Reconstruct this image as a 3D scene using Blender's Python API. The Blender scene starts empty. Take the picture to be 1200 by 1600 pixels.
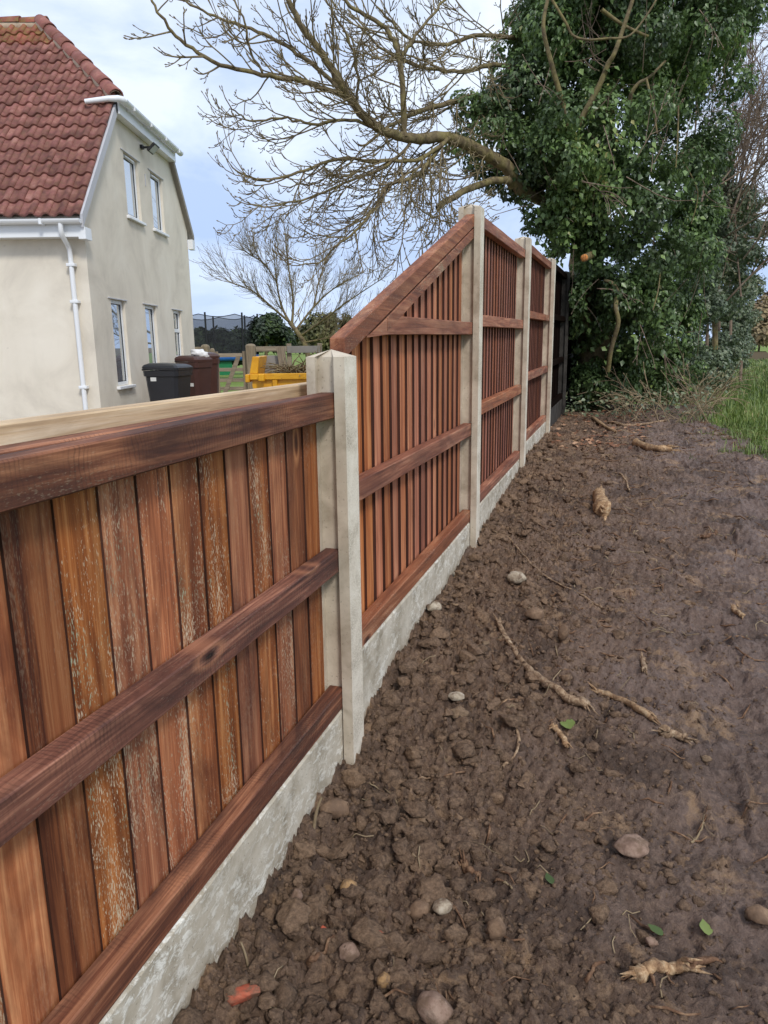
import bpy, bmesh, math, random
import numpy as np
from mathutils import Vector, Matrix
R = math.radians
rng = np.random.default_rng(7); random.seed(7)
scene = bpy.context.scene
C = scene.collection

# ------------------------------------------------------------------ camera
CZ = 1.35                                   # camera height in world metres
CAM = np.array([0.7344, 0.0, CZ])
FPX = 1158.5                                # focal length in px of a 1600 px high picture
PITCH, ROLL, YAW = R(12.723), R(-0.752), R(18.080)
fw = np.array([-math.sin(YAW)*math.cos(PITCH), math.cos(YAW)*math.cos(PITCH), -math.sin(PITCH)])
rt0 = np.array([math.cos(YAW), math.sin(YAW), 0.0]); up0 = np.cross(rt0, fw)
rt = math.cos(ROLL)*rt0 + math.sin(ROLL)*up0; up = -math.sin(ROLL)*rt0 + math.cos(ROLL)*up0
HF = np.array([-math.sin(YAW), math.cos(YAW), 0.0]); HR = rt0
cd = bpy.data.cameras.new('camera'); cd.sensor_fit = 'AUTO'; cd.sensor_width = 36
cd.lens = FPX/1600*36; cd.clip_start = 0.02; cd.clip_end = 3000
cam = bpy.data.objects.new('camera', cd); C.objects.link(cam)
cam.matrix_world = Matrix(((rt[0], up[0], -fw[0], CAM[0]), (rt[1], up[1], -fw[1], CAM[1]), (rt[2], up[2], -fw[2], CAM[2]), (0, 0, 0, 1)))
scene.camera = cam
scene.render.resolution_x, scene.render.resolution_y = 768, 1024

# ------------------------------------------------------------------ sky, sun, exposure
SUN_EL, SUN_AZ = R(44), R(24)               # sun behind the camera, a little to its right
w = bpy.data.worlds.new('World'); scene.world = w; w.use_nodes = True
nt = w.node_tree; nt.nodes.clear()
N = nt.nodes.new; LK = nt.links.new
wo = N('ShaderNodeOutputWorld'); bg = N('ShaderNodeBackground'); bg.inputs[1].default_value = 0.1
sky = N('ShaderNodeTexSky'); sky.sky_type = 'NISHITA'; sky.sun_disc = False
sdir = -HF*math.cos(SUN_AZ) + HR*math.sin(SUN_AZ)            # horizontal direction towards the sun
sky.sun_elevation = SUN_EL; sky.sun_rotation = math.atan2(sdir[0], sdir[1])
sky.air_density = 1.0; sky.dust_density = 2.0; sky.ozone_density = 1.5
tc = N('ShaderNodeTexCoord')
mp = N('ShaderNodeMapping'); mp.inputs['Scale'].default_value = (1.0, 1.0, 2.6)
LK(tc.outputs['Generated'], mp.inputs[0])
n1 = N('ShaderNodeTexNoise'); n1.inputs['Scale'].default_value = 3.4; n1.inputs['Detail'].default_value = 8; n1.inputs['Roughness'].default_value = 0.56; n1.inputs['Distortion'].default_value = 0.35
LK(mp.outputs[0], n1.inputs['Vector'])
cr = N('ShaderNodeValToRGB')
cr.color_ramp.elements[0].position = 0.38; cr.color_ramp.elements[0].color = (4.3, 5.3, 7.3, 1)
cr.color_ramp.elements[1].position = 0.62; cr.color_ramp.elements[1].color = (7.0, 7.6, 8.6, 1)
LK(n1.outputs['Fac'], cr.inputs[0])
mx = N('ShaderNodeMixRGB'); mx.inputs[0].default_value = 0.93
LK(sky.outputs[0], mx.inputs[1]); LK(cr.outputs[0], mx.inputs[2])
# the cloud deck is thicker and bluer low down
sxz = N('ShaderNodeSeparateXYZ'); LK(tc.outputs['Generated'], sxz.inputs[0])
lr = N('ShaderNodeValToRGB'); lr.color_ramp.elements[0].position = 0.0; lr.color_ramp.elements[0].color = (0.80, 0.88, 1.0, 1); lr.color_ramp.elements[1].position = 0.45; lr.color_ramp.elements[1].color = (1.10, 1.08, 1.04, 1)
LK(sxz.outputs[2], lr.inputs[0]); mm = N('ShaderNodeMixRGB'); mm.blend_type = 'MULTIPLY'; mm.inputs[0].default_value = 1
LK(mx.outputs[0], mm.inputs[1]); LK(lr.outputs[0], mm.inputs[2])
LK(mm.outputs[0], bg.inputs[0]); LK(bg.outputs[0], wo.inputs[0])
sl = bpy.data.lights.new('sun', 'SUN'); sl.energy = 1.5; sl.angle = R(11); sl.color = (1.0, 0.965, 0.91)
so = bpy.data.objects.new('sun', sl); C.objects.link(so)
sv = Vector((sdir[0]*math.cos(SUN_EL), sdir[1]*math.cos(SUN_EL), math.sin(SUN_EL)))
so.rotation_euler = sv.to_track_quat('Z', 'Y').to_euler(); so.location = (2, -4, 12)
vs = scene.view_settings; vs.view_transform = 'Standard'; vs.look = 'None'; vs.exposure = 0.5; vs.gamma = 1

# ------------------------------------------------------------------ helpers: pixels of the photograph to the place
def ray(px, py): return fw + rt*(px-600)/FPX + up*(800-py)/FPX
def at(px, py, D):                          # D: level distance ahead of the camera
    d = ray(px, py); return CAM + d*(D/(d @ HF))
def onx(px, py, x):                         # on a plane x = const
    d = ray(px, py); return CAM + d*((x-CAM[0])/d[0])
GT_Y = np.array([-4, 0, 1, 1.9, 2.15, 2.5, 3.3, 4, 5, 5.7, 6.2, 7.7, 10, 14, 60, 400])
GT_Z = np.array([-1.42, -1.36, -1.315, -1.27, -1.20, -1.155, -1.12, -1.085, -1.03, -0.975, -0.92, -0.915, -0.90, -0.92, -1.0, -1.6]) + CZ
GARDEN = -1.30 + CZ
def gz(x, y):                               # level of the path side
    return np.interp(y, GT_Y, GT_Z)
def onground(px, py):
    d = ray(px, py); t = 0.5
    for _ in range(4000):
        p = CAM + d*t
        if p[2] <= gz(p[0], p[1]): break
        t += 0.004*max(1, t*0.5)
    return CAM + d*t

def _hash(ix, iy, s):
    h = (ix.astype(np.int64)*374761393 + iy.astype(np.int64)*668265263 + s*974634777) & 0xffffffff
    h = ((h ^ (h >> 13))*1274126177) & 0xffffffff
    return (h ^ (h >> 16)) & 0xffff
def pnoise(x, y, s=0):
    ix, iy = np.floor(x), np.floor(y); fx, fy = x-ix, y-iy
    u = fx*fx*fx*(fx*(fx*6-15)+10); v = fy*fy*fy*(fy*(fy*6-15)+10)
    def g(a, b):
        an = _hash(ix+a, iy+b, s)/65536.0*2*np.pi
        return np.cos(an)*(fx-a) + np.sin(an)*(fy-b)
    return (g(0,0)*(1-u)+g(1,0)*u)*(1-v) + (g(0,1)*(1-u)+g(1,1)*u)*v
def fbm(x, y, octv=4, s=0, gain=0.5):
    a, r_ = 1.0, 0
    for i in range(octv):
        r_ = r_ + a*pnoise(x, y, s+i*17); x, y, a = x*2.03+3.1, y*2.03-1.7, a*gain
    return r_

def fastmesh(name, V, F, smooth=False, mat=None, attr=None):
    V = np.asarray(V, dtype=np.float32).reshape(-1, 3); F = np.asarray(F, dtype=np.int32)
    me = bpy.data.meshes.new(name)
    me.vertices.add(len(V)); me.vertices.foreach_set('co', V.ravel())
    k = F.shape[1]; me.loops.add(F.size); me.loops.foreach_set('vertex_index', F.ravel())
    me.polygons.add(len(F)); me.polygons.foreach_set('loop_start', np.arange(0, F.size, k, dtype=np.int32))
    me.polygons.foreach_set('loop_total', np.full(len(F), k, dtype=np.int32))
    if smooth: me.polygons.foreach_set('use_smooth', np.ones(len(F), dtype=bool))
    if attr is not None:
        a = me.attributes.new('rnd', 'FLOAT', 'POINT'); a.data.foreach_set('value', np.asarray(attr, dtype=np.float32))
    me.update(calc_edges=True)
    if mat: me.materials.append(mat)
    return me
def link(name, me, parent=None, loc=None, rot=None):
    o = bpy.data.objects.new(name, me); C.objects.link(o)
    if parent: o.parent = parent
    if loc is not None: o.location = loc
    if rot is not None: o.rotation_euler = rot
    return o
def tag(o, label=None, cat=None, group=None, kind=None):
    if label: o['label'] = label
    if cat: o['category'] = cat
    if group: o['group'] = group
    if kind: o['kind'] = kind
    return o
def empty(name, loc, rz=0, label=None, cat=None, group=None):
    o = bpy.data.objects.new(name, None); C.objects.link(o); o.empty_display_size = 0.1
    o.location = loc; o.rotation_euler = (0, 0, rz)
    return tag(o, label, cat, group)
def bm_mesh(name, bm, mats, smooth=False):
    me = bpy.data.meshes.new(name)
    bmesh.ops.recalc_face_normals(bm, faces=bm.faces[:])
    if smooth:
        for f in bm.faces: f.smooth = True
    bm.to_mesh(me); bm.free()
    for m in (mats if isinstance(mats, (list, tuple)) else [mats]): me.materials.append(m)
    return me
def add_box(bm, x0, x1, y0, y1, z0, z1):
    v = [bm.verts.new((x, y, z)) for x in (x0, x1) for y in (y0, y1) for z in (z0, z1)]
    fs = [(0,1,3,2), (4,6,7,5), (0,4,5,1), (2,3,7,6), (0,2,6,4), (1,5,7,3)]
    return [bm.faces.new([v[i] for i in f]) for f in fs]
def box_mesh(name, x0, x1, y0, y1, z0, z1, mat, bev=0.0, seg=1):
    bm = bmesh.new(); add_box(bm, x0, x1, y0, y1, z0, z1)
    if bev: bmesh.ops.bevel(bm, geom=bm.edges[:], offset=bev, segments=seg, affect='EDGES')
    return bm_mesh(name, bm, mat)
def boxes_mesh(name, L, mat, bev=0.0):
    bm = bmesh.new()
    for b in L: add_box(bm, *b)
    if bev: bmesh.ops.bevel(bm, geom=bm.edges[:], offset=bev, segments=1, affect='EDGES')
    return bm_mesh(name, bm, mat)
def prism_mesh(name, poly, a, b, axis, mat, bev=0.0):
    """poly: 2D outline, extruded from a to b along axis (0 x, 1 y, 2 z)"""
    bm = bmesh.new()
    def mk(p, t):
        q = list(p); q.insert(axis, t); return bm.verts.new(q)
    A = [mk(p, a) for p in poly]; B = [mk(p, b) for p in poly]; n = len(poly)
    bm.faces.new(A); bm.faces.new(B[::-1])
    for i in range(n): bm.faces.new((A[i], B[i], B[(i+1) % n], A[(i+1) % n]))
    bmesh.ops.recalc_face_normals(bm, faces=bm.faces[:])
    if bev: bmesh.ops.bevel(bm, geom=bm.edges[:], offset=bev, segments=1, affect='EDGES')
    return bm_mesh(name, bm, mat)
def tube_arrays(P, rad, sides=6, ph=0.0):
    P = np.asarray(P, float); n = len(P); rad = np.broadcast_to(np.asarray(rad, float), (n,))
    T = np.gradient(P, axis=0); T /= np.linalg.norm(T, axis=1)[:, None]+1e-9
    ref = np.array([0, 0, 1.0]) if abs(T[0][2]) < 0.9 else np.array([1.0, 0, 0])
    V = np.zeros((n, sides, 3)); an = np.arange(sides)/sides*2*np.pi + ph
    u = np.cross(T[0], ref); u /= np.linalg.norm(u)
    for i in range(n):
        u = u - T[i]*(u @ T[i]); u /= np.linalg.norm(u)+1e-9
        v = np.cross(T[i], u)
        V[i] = P[i] + rad[i]*(np.cos(an)[:, None]*u + np.sin(an)[:, None]*v)
    idx = np.arange(n*sides).reshape(n, sides)
    a = idx[:-1]; b = np.roll(idx, -1, axis=1)[:-1]; c = np.roll(idx, -1, axis=1)[1:]; d = idx[1:]
    F = np.stack([a, b, c, d], -1).reshape(-1, 4)
    return V.reshape(-1, 3), F
class MB:
    """collects quads / tubes into one mesh"""
    def __init__(s): s.V, s.F, s.A, s.n = [], [], [], 0
    def add(s, V, F, a=None):
        s.V.append(np.asarray(V)); s.F.append(np.asarray(F)+s.n); s.n += len(V)
        s.A.append(np.full(len(V), random.random() if a is None else a))
    def tube(s, P, rad, sides=6, a=None, cap=True):
        V, F = tube_arrays(P, rad, sides); s.add(V, F, a)
        if cap and sides == 4:
            n = len(V); s.F.append(np.array([[n-4, n-3, n-2, n-1], [3, 2, 1, 0]])+s.n-n)
    def mesh(s, name, mat, smooth=True):
        return fastmesh(name, np.concatenate(s.V), np.concatenate(s.F), smooth, mat, np.concatenate(s.A))
def smooth_path(pts, n):
    pts = np.asarray(pts, float); k = len(pts)
    t = np.linspace(0, k-1, n); out = np.zeros((n, pts.shape[1]))
    for i, tt in enumerate(t):
        j = min(int(tt), k-2); u = tt-j
        p0, p1, p2, p3 = pts[max(j-1, 0)], pts[j], pts[j+1], pts[min(j+2, k-1)]
        out[i] = 0.5*((2*p1)+(-p0+p2)*u+(2*p0-5*p1+4*p2-p3)*u*u+(-p0+3*p1-3*p2+p3)*u**3)
    return out

# ------------------------------------------------------------------ materials
def s2l(c): return tuple(((v/255)/12.92 if v/255 <= 0.04045 else ((v/255+0.055)/1.055)**2.4) for v in c)
class NT:
    def __init__(s, name):
        s.m = bpy.data.materials.new(name); s.m.use_nodes = True; s.t = s.m.node_tree
        s.b = s.t.nodes['Principled BSDF']
    def n(s, typ, **kw):
        nd = s.t.nodes.new('ShaderNode'+typ)
        for k, v in kw.items():
            if hasattr(nd, k): setattr(nd, k, v)
            else: nd.inputs[k.replace('_', ' ')].default_value = v
        return nd
    def l(s, a, b): s.t.links.new(a, b)
    def coord(s, scale=(1, 1, 1), rnd=True):
        t = s.n('TexCoord'); v = t.outputs['Object']
        if rnd:
            o = s.n('ObjectInfo'); m = s.n('MATH' if 0 else 'VectorMath', operation='MULTIPLY_ADD')
            cmb = s.n('CombineXYZ'); 
            for i in range(3): s.l(o.outputs['Random'], cmb.inputs[i])
            m.inputs[1].default_value = (37.0, 53.0, 71.0)
            s.l(cmb.outputs[0], m.inputs[0]); s.l(v, m.inputs[2]); v = m.outputs[0]
        mp = s.n('Mapping'); mp.inputs['Scale'].default_value = scale; s.l(v, mp.inputs[0])
        return mp.outputs[0]
    def noise(s, v, scale=1, detail=4, rough=0.5, dist=0.0):
        nd = s.n('TexNoise'); nd.inputs['Scale'].default_value = scale; nd.inputs['Detail'].default_value = detail
        nd.inputs['Roughness'].default_value = rough; nd.inputs['Distortion'].default_value = dist
        s.l(v, nd.inputs['Vector']); return nd.outputs['Fac']
    def ramp(s, f, stops, interp='LINEAR'):
        r_ = s.n('ValToRGB'); e = r_.color_ramp.elements; r_.color_ramp.interpolation = interp
        while len(e) < len(stops): e.new(0.5)
        for el, (p, c) in zip(e, stops):
            el.position = p; el.color = (tuple(c)+(1,)) if hasattr(c, '__len__') else (c, c, c, 1)
        s.l(f, r_.inputs[0]); return r_.outputs[0]
    def mix(s, f, a, b, typ='MIX'):
        m = s.n('MixRGB', blend_type=typ)
        for i, q in ((0, f), (1, a), (2, b)):
            if hasattr(q, 'links'): s.l(q, m.inputs[i])
            elif i == 0: m.inputs[0].default_value = q
            else: m.inputs[i].default_value = tuple(q)+(1,)
        return m.outputs[0]
    def math(s, op, a, b=0.0):
        m = s.n('Math', operation=op)
        for i, q in ((0, a), (1, b)):
            if hasattr(q, 'links'): s.l(q, m.inputs[i])
            else: m.inputs[i].default_value = q
        return m.outputs[0]
    def bump(s, h, strength=0.5, dist=0.01, prev=None):
        b = s.n('Bump'); b.inputs['Strength'].default_value = strength; b.inputs['Distance'].default_value = dist
        s.l(h, b.inputs['Height'])
        if prev is not None: s.l(prev, b.inputs['Normal'])
        return b.outputs[0]
    def done(s, col=None, rough=0.7, normal=None, spec=0.5, **kw):
        if col is not None:
            if hasattr(col, 'links'): s.l(col, s.b.inputs['Base Color'])
            else: s.b.inputs['Base Color'].default_value = tuple(col)+(1,)
        if hasattr(rough, 'links'): s.l(rough, s.b.inputs['Roughness'])
        else: s.b.inputs['Roughness'].default_value = rough
        s.b.inputs['Specular IOR Level'].default_value = spec
        if normal is not None: s.l(normal, s.b.inputs['Normal'])
        return s.m
M = {}
def wood(name, axis, dark, mid, light, fleck=0.0, saw=0.0, var=0.35, knots=True, patch=0.35, sat=0.86, spec=0.35):
    """sawn timber; axis = length of the piece in its own coordinates"""
    t = NT(name)
    def sc(a, b):
        v = [a, a, a]; v[axis] = b; return tuple(v)
    grain = t.math('ADD', t.math('MULTIPLY', t.noise(t.coord(sc(95, 2.6)), 1, 5, 0.65, 0.5), 0.55), t.math('MULTIPLY', t.noise(t.coord(sc(260, 7)), 1, 3, 0.6), 0.45))
    streak = t.noise(t.coord(sc(15, 0.75)), 1, 4, 0.55, 0.9)
    wv = t.n('TexWave', wave_type='BANDS', bands_direction='XYZ'[0 if axis else 1]) if 0 else None
    ring = t.noise(t.coord(sc(34, 1.1)), 1, 2, 0.5, 2.2)
    f = t.math('ADD', t.math('MULTIPLY', grain, 0.42), t.math('ADD', t.math('MULTIPLY', streak, 0.38), t.math('MULTIPLY', ring, 0.28)))
    col = t.ramp(f, [(0.40, dark), (0.53, mid), (0.66, light)])
    # broad stained patches
    pt = t.ramp(t.noise(t.coord(sc(9, 2.1)), 1, 5, 0.62, 0.8), [(0.42, 0.0), (0.64, 1.0)])
    col = t.mix(t.math('MULTIPLY', pt, patch), col, dark)
    # each piece took the stain differently
    o = t.n('ObjectInfo'); hs = t.n('HueSaturation'); s_ = t.math('FRACT', t.math('MULTIPLY', o.outputs['Random'], 7.31))
    t.l(t.math('MULTIPLY_ADD' if 0 else 'ADD', t.math('MULTIPLY', o.outputs['Random'], var*2), 1-var), hs.inputs['Value'])
    t.l(t.math('ADD', t.math('MULTIPLY', s_, 0.14), sat), hs.inputs['Saturation'])
    t.l(t.math('ADD', t.math('MULTIPLY', s_, 0.006), 0.4965), hs.inputs['Hue'])
    t.l(col, hs.inputs['Color']); col = hs.outputs[0]
    h = f
    if knots:
        vo = t.n('TexVoronoi'); v = [1.0, 6.0, 6.0]; v[axis] = 2.3
        if axis == 1: v = [1.0, 2.3, 6.0]
        t.l(t.coord(tuple(v)), vo.inputs['Vector']); vo.inputs['Scale'].default_value = 1.0
        kn = t.ramp(vo.outputs['Distance'], [(0.045, 1.0), (0.085, 0.0)])
        kr = t.ramp(vo.outputs['Distance'], [(0.085, 0.0), (0.11, 0.55), (0.17, 0.0)])
        sx = t.n('SeparateXYZ'); t.l(vo.outputs['Color'], sx.inputs[0])
        gate = t.ramp(sx.outputs[0], [(0.48, 0.0), (0.50, 1.0)])
        col = t.mix(t.math('MULTIPLY', kn, gate), col, tuple(c*0.35 for c in dark))
        col = t.mix(t.math('MULTIPLY', kr, gate), col, light)
    if saw:
        wv = t.n('TexWave', wave_type='BANDS'); wv.bands_direction = 'XYZ'[axis]
        wv.inputs['Scale'].default_value = 31; wv.inputs['Distortion'].default_value = 9; wv.inputs['Detail'].default_value = 3; wv.inputs['Detail Scale'].default_value = 0.6
        t.l(t.coord((1, 1, 1)), wv.inputs['Vector'])
        sm = t.math('MULTIPLY', t.math('MULTIPLY', t.ramp(wv.outputs['Fac'], [(0.6, 0.0), (0.98, 1.0)]), t.ramp(t.noise(t.coord((9, 9, 9)), 1, 3), [(0.42, 0.0), (0.66, 1.0)])), saw)
        col = t.mix(sm, col, tuple(c*0.6 for c in dark)); h = t.math('SUBTRACT', h, t.math('MULTIPLY', sm, 0.5))
    if fleck:
        fn = t.noise(t.coord(sc(420, 95)), 1, 2, 0.55)
        pn = t.noise(t.coord(sc(11, 2.4)), 1, 3, 0.6, 0.4)
        th_ = t.math('ADD', t.math('MULTIPLY', fn, 0.72), t.math('MULTIPLY', pn, 0.5))
        fl = t.ramp(th_, [(0.690, 0.0), (0.75, 1.0)])
        big = t.ramp(t.noise(t.coord(sc(55, 14)), 1, 4, 0.7), [(0.69, 0.0), (0.74, 1.0)])
        gn = t.mix(t.ramp(t.noise(t.coord((9, 9, 9)), 1, 2), [(0.5, 0.0), (0.62, 1.0)]), s2l((216, 200, 170)), s2l((164, 178, 150)))
        og = t.ramp(t.math('FRACT', t.math('MULTIPLY', o.outputs['Random'], 3.77)), [(0.25, 0.12), (0.8, 1.0)])
        fl = t.math('MULTIPLY', fl, og); col = t.mix(t.math('MULTIPLY', fl, fleck), col, gn)
        col = t.mix(t.math('MULTIPLY', big, fleck*0.8), col, gn)
    return t.done(col, t.ramp(f, [(0.3, 0.62), (0.7, 0.78)]), t.bump(h, 0.55, 0.004), spec)
M['board_near'] = wood('stained weathered board', 2, s2l((84, 40, 22)), s2l((160, 94, 54)), s2l((202, 140, 92)), fleck=0.75, var=0.34, patch=0.75, sat=0.94)
M['board'] = wood('brown treated board', 2, s2l((116, 60, 38)), s2l((184, 112, 74)), s2l((212, 150, 108)), fleck=0.12, var=0.18, patch=0.5, sat=0.94)
M['board_far'] = wood('red brown treated board', 2, s2l((98, 51, 37)), s2l((162, 95, 68)), s2l((196, 136, 106)), fleck=0.3, var=0.22, patch=0.5, sat=0.94)
M['board_edge'] = wood('dark sawn board edge', 2, s2l((44, 24, 18)), s2l((66, 36, 26)), s2l((92, 54, 40)), var=0.2, knots=False)
M['rail_near'] = wood('purple brown sawn rail', 1, s2l((58, 35, 30)), s2l((118, 70, 50)), s2l((178, 122, 90)), fleck=0.12, saw=0.35, var=0.12, patch=0.85, sat=0.90)
M['rail'] = wood('brown sawn rail', 1, s2l((88, 49, 36)), s2l((148, 90, 64)), s2l((186, 130, 98)), fleck=0.5, saw=0.25, var=0.12, patch=0.6, sat=0.90)
M['rail_pale'] = wood('pale treated pine', 1, s2l((140, 108, 70)), s2l((208, 176, 128)), s2l((232, 210, 172)), var=0.04, patch=0.45)
M['board_shaded'] = wood('shade coloured board', 2, s2l((14, 9, 8)), s2l((22, 15, 13)), s2l((34, 22, 18)), var=0.3, knots=False, spec=0.03)  # shade under the ivy canopy is put into this near-black colour
M['rail_shaded'] = wood('shade coloured rail', 1, s2l((16, 10, 8)), s2l((26, 17, 14)), s2l((36, 24, 20)), var=0.2, knots=False, spec=0.03)  # rails of the same far bays, canopy shade painted into the colour
M['post_wood'] = wood('grey weathered oak', 2, s2l((92, 80, 64)), s2l((128, 114, 92)), s2l((156, 142, 116)), var=0.12, knots=False)
M['gate_wood'] = wood('grey weathered gate rail', 0, s2l((104, 92, 76)), s2l((142, 128, 106)), s2l((170, 156, 132)), var=0.1, knots=False)

def concrete(name, base, lightc, darkc, blotch=0.0, pits=0.5, rough_grain=0.0, stain=0.0):
    t = NT(name); v = t.coord((1, 1, 1))
    a = t.noise(v, 9, 5, 0.6, 0.4); b_ = t.noise(v, 55, 4, 0.6)
    col = t.ramp(a, [(0.3, darkc), (0.5, base), (0.72, lightc)])
    pit = t.ramp(t.noise(v, 140, 2, 0.5), [(0.27, 1.0), (0.33, 0.0)])
    col = t.mix(t.math('MULTIPLY', pit, pits), col, tuple(c*0.45 for c in darkc))
    h = t.math('SUBTRACT', t.math('MULTIPLY', b_, 0.4), pit)
    if blotch:
        vv = t.coord((1, 0.55, 1))
        bl = t.ramp(t.noise(vv, 46, 7, 0.78, 0.5), [(0.49, 0.0), (0.58, 1.0)])
        bl2 = t.ramp(t.noise(vv, 5, 3, 0.6, 0.8), [(0.36, 0.15), (0.62, 1.0)])
        col = t.mix(t.math('MULTIPLY', t.math('MULTIPLY', bl, bl2), blotch), col, s2l((236, 232, 220)))
        h = t.math('ADD', h, t.math('MULTIPLY', bl, 0.6))
    if rough_grain:
        g = t.noise(v, 230, 3, 0.7); gs = t.ramp(g, [(0.42, 0.0), (0.62, 1.0)])
        col = t.mix(t.math('MULTIPLY', gs, rough_grain), col, lightc); h = t.math('ADD', h, t.math('MULTIPLY', gs, 1.2))
    if stain:
        sx = t.n('SeparateXYZ'); tcn = t.n('TexCoord'); t.l(tcn.outputs['Object'], sx.inputs[0])
        s1 = t.math('ADD', sx.outputs[2], t.math('MULTIPLY', t.noise(v, 14, 4, 0.6), 0.10))
        dirt = t.ramp(s1, [(0.03+stain, 0.75), (0.12+stain, 0.0)])
        col = t.mix(dirt, col, s2l((120, 104, 86)))
    return t.done(col, 0.9, t.bump(h, 0.35, 0.003), 0.25)
M['post'] = concrete('cast concrete post', s2l((190, 177, 158)), s2l((208, 196, 177)), s2l((162, 149, 130)))
M['post_face'] = concrete('rough concrete post face', s2l((206, 194, 174)), s2l((234, 225, 208)), s2l((170, 157, 137)), rough_grain=0.7, pits=0.3)
M['gravel_board'] = concrete('mottled concrete gravel board', s2l((182, 171, 152)), s2l((204, 194, 176)), s2l((146, 135, 116)), blotch=0.95, pits=0.6, stain=0.05)
M['concrete_shaded'] = concrete('shade coloured concrete', s2l((66, 62, 58)), s2l((82, 78, 72)), s2l((46, 43, 40)))  # far posts and gravel boards: canopy shade put into the grey

def plain(name, col, rough=0.6, var=0.12, scale=8, bump=0.0, spec=0.5, metal=0.0):
    t = NT(name); v = t.coord((1, 1, 1)); n = t.noise(v, scale, 5, 0.6)
    c = t.ramp(n, [(0.25, tuple(x*(1-var) for x in col)), (0.75, tuple(min(1, x*(1+var)) for x in col))])
    t.b.inputs['Metallic'].default_value = metal
    return t.done(c, rough, t.bump(t.noise(v, scale*9, 3), 0.3, bump) if bump else None, spec)
M['upvc'] = plain('white plastic', s2l((232, 234, 236)), 0.35, 0.04, 3)
M['verge'] = plain('pale grey verge strip', s2l((186, 186, 190)), 0.6, 0.06, 6)
M['verge_tan'] = plain('weathered grey verge', s2l((150, 144, 134)), 0.8, 0.12, 8)
M['bin_black'] = plain('black bin plastic', s2l((38, 39, 44)), 0.42, 0.15, 6)
M['bin_brown'] = plain('brown bin plastic', s2l((68, 40, 34)), 0.45, 0.12, 6)
M['sticker'] = plain('white paper sticker', s2l((214, 214, 210)), 0.6, 0.03)
M['rubber'] = plain('black rubber', (0.02, 0.02, 0.02), 0.8)
M['dark_gap'] = plain('dark rubber seal', (0.02, 0.02, 0.022), 0.7)
M['bag'] = plain('white plastic bag', s2l((226, 226, 226)), 0.4, 0.06, 30, 0.004)
M['lamp_black'] = plain('black cast metal', (0.02, 0.02, 0.022), 0.5)
M['lamp_glass'] = plain('frosted lamp glass', s2l((196, 200, 204)), 0.25, 0.05)
M['tramp_metal'] = plain('galvanised tube', s2l((170, 174, 178)), 0.4, 0.08, 10, metal=0.6)
M['foam'] = plain('black pole foam', (0.012, 0.012, 0.014), 0.8)
M['tramp_blue'] = plain('blue vinyl pad', s2l((36, 96, 170)), 0.45)
M['green_sheet'] = plain('green plastic skirt', s2l((16, 110, 66)), 0.5)
M['grey_sheet'] = plain('grey sheet board', s2l((126, 122, 116)), 0.7, 0.12, 5)
M['mortar'] = plain('pale mortar', s2l((196, 176, 152)), 0.95, 0.15, 20, 0.01)
def skip_paint():
    t = NT('chipped yellow paint'); v = t.coord((1, 1, 1))
    c = t.ramp(t.noise(v, 4, 5, 0.6), [(0.3, s2l((206, 142, 14))), (0.7, s2l((236, 176, 30)))])
    ch = t.ramp(t.noise(v, 17, 5, 0.7, 0.6), [(0.64, 0.0), (0.68, 1.0)])
    c = t.mix(ch, c, s2l((110, 66, 36)))
    return t.done(c, 0.45, t.bump(ch, 0.2, 0.003))
M['skip'] = skip_paint()
def render_wall(name, base, lo, hi):
    t = NT(name); v = t.coord((1, 1, 1), False)
    c = t.ramp(t.noise(v, 1.1, 6, 0.62, 0.6), [(0.32, lo), (0.5, base), (0.68, hi)])
    run = t.ramp(t.noise(t.coord((3.1, 3.1, 0.7), False), 1, 5, 0.62, 0.3), [(0.5, 0.0), (0.74, 1.0)])
    c = t.mix(t.math('MULTIPLY', run, 0.10), c, s2l((150, 146, 128)))
    spot = t.ramp(t.noise(v, 6.5, 4, 0.7), [(0.66, 0.0), (0.74, 1.0)])
    c = t.mix(t.math('MULTIPLY', spot, 0.3), c, s2l((164, 160, 140)))
    return t.done(c, 0.92, t.bump(t.noise(v, 160, 4, 0.7), 0.25, 0.006), 0.2)
M['wall'] = render_wall('cream masonry render', s2l((222, 213, 197)), s2l((206, 197, 182)), s2l((230, 222, 207)))
def tile_mat(name, c0, c1, c2, moss):
    t = NT(name); v = t.coord((1, 1, 1)); o = t.n('ObjectInfo')
    c = t.ramp(t.noise(v, 5, 5, 0.6), [(0.3, c0), (0.55, c1), (0.75, c2)])
    hs = t.n('HueSaturation'); t.l(c, hs.inputs['Color'])
    t.l(t.math('ADD', t.math('MULTIPLY', o.outputs['Random'], 0.36), 0.80), hs.inputs['Value'])
    wv = t.coord((1, 1, 1), False)
    c = t.mix(t.math('MULTIPLY', t.ramp(t.noise(v, 26, 4, 0.7), [(0.56, 0.0), (0.70, 1.0)]), 0.5), hs.outputs[0], s2l((92, 56, 52)))
    if moss:
        c = t.mix(t.math('MULTIPLY', t.ramp(t.noise(v, 12, 5, 0.7), [(0.42, 0.0), (0.62, 1.0)]), moss), c, s2l((128, 116, 60)))
    return t.done(c, 0.72, t.bump(t.noise(v, 70, 4, 0.6), 0.25, 0.004), 0.35)
M['tile'] = tile_mat('terracotta red pantile', s2l((98, 60, 56)), s2l((140, 90, 83)), s2l((174, 128, 118)), 0.16)
M['tile_moss'] = tile_mat('mossy pantile', s2l((112, 60, 50)), s2l((146, 80, 66)), s2l((160, 104, 84)), 0.7)
M['ridge'] = tile_mat('dull red ridge tile', s2l((118, 72, 66)), s2l((148, 94, 86)), s2l((166, 116, 104)), 0.12)
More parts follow.
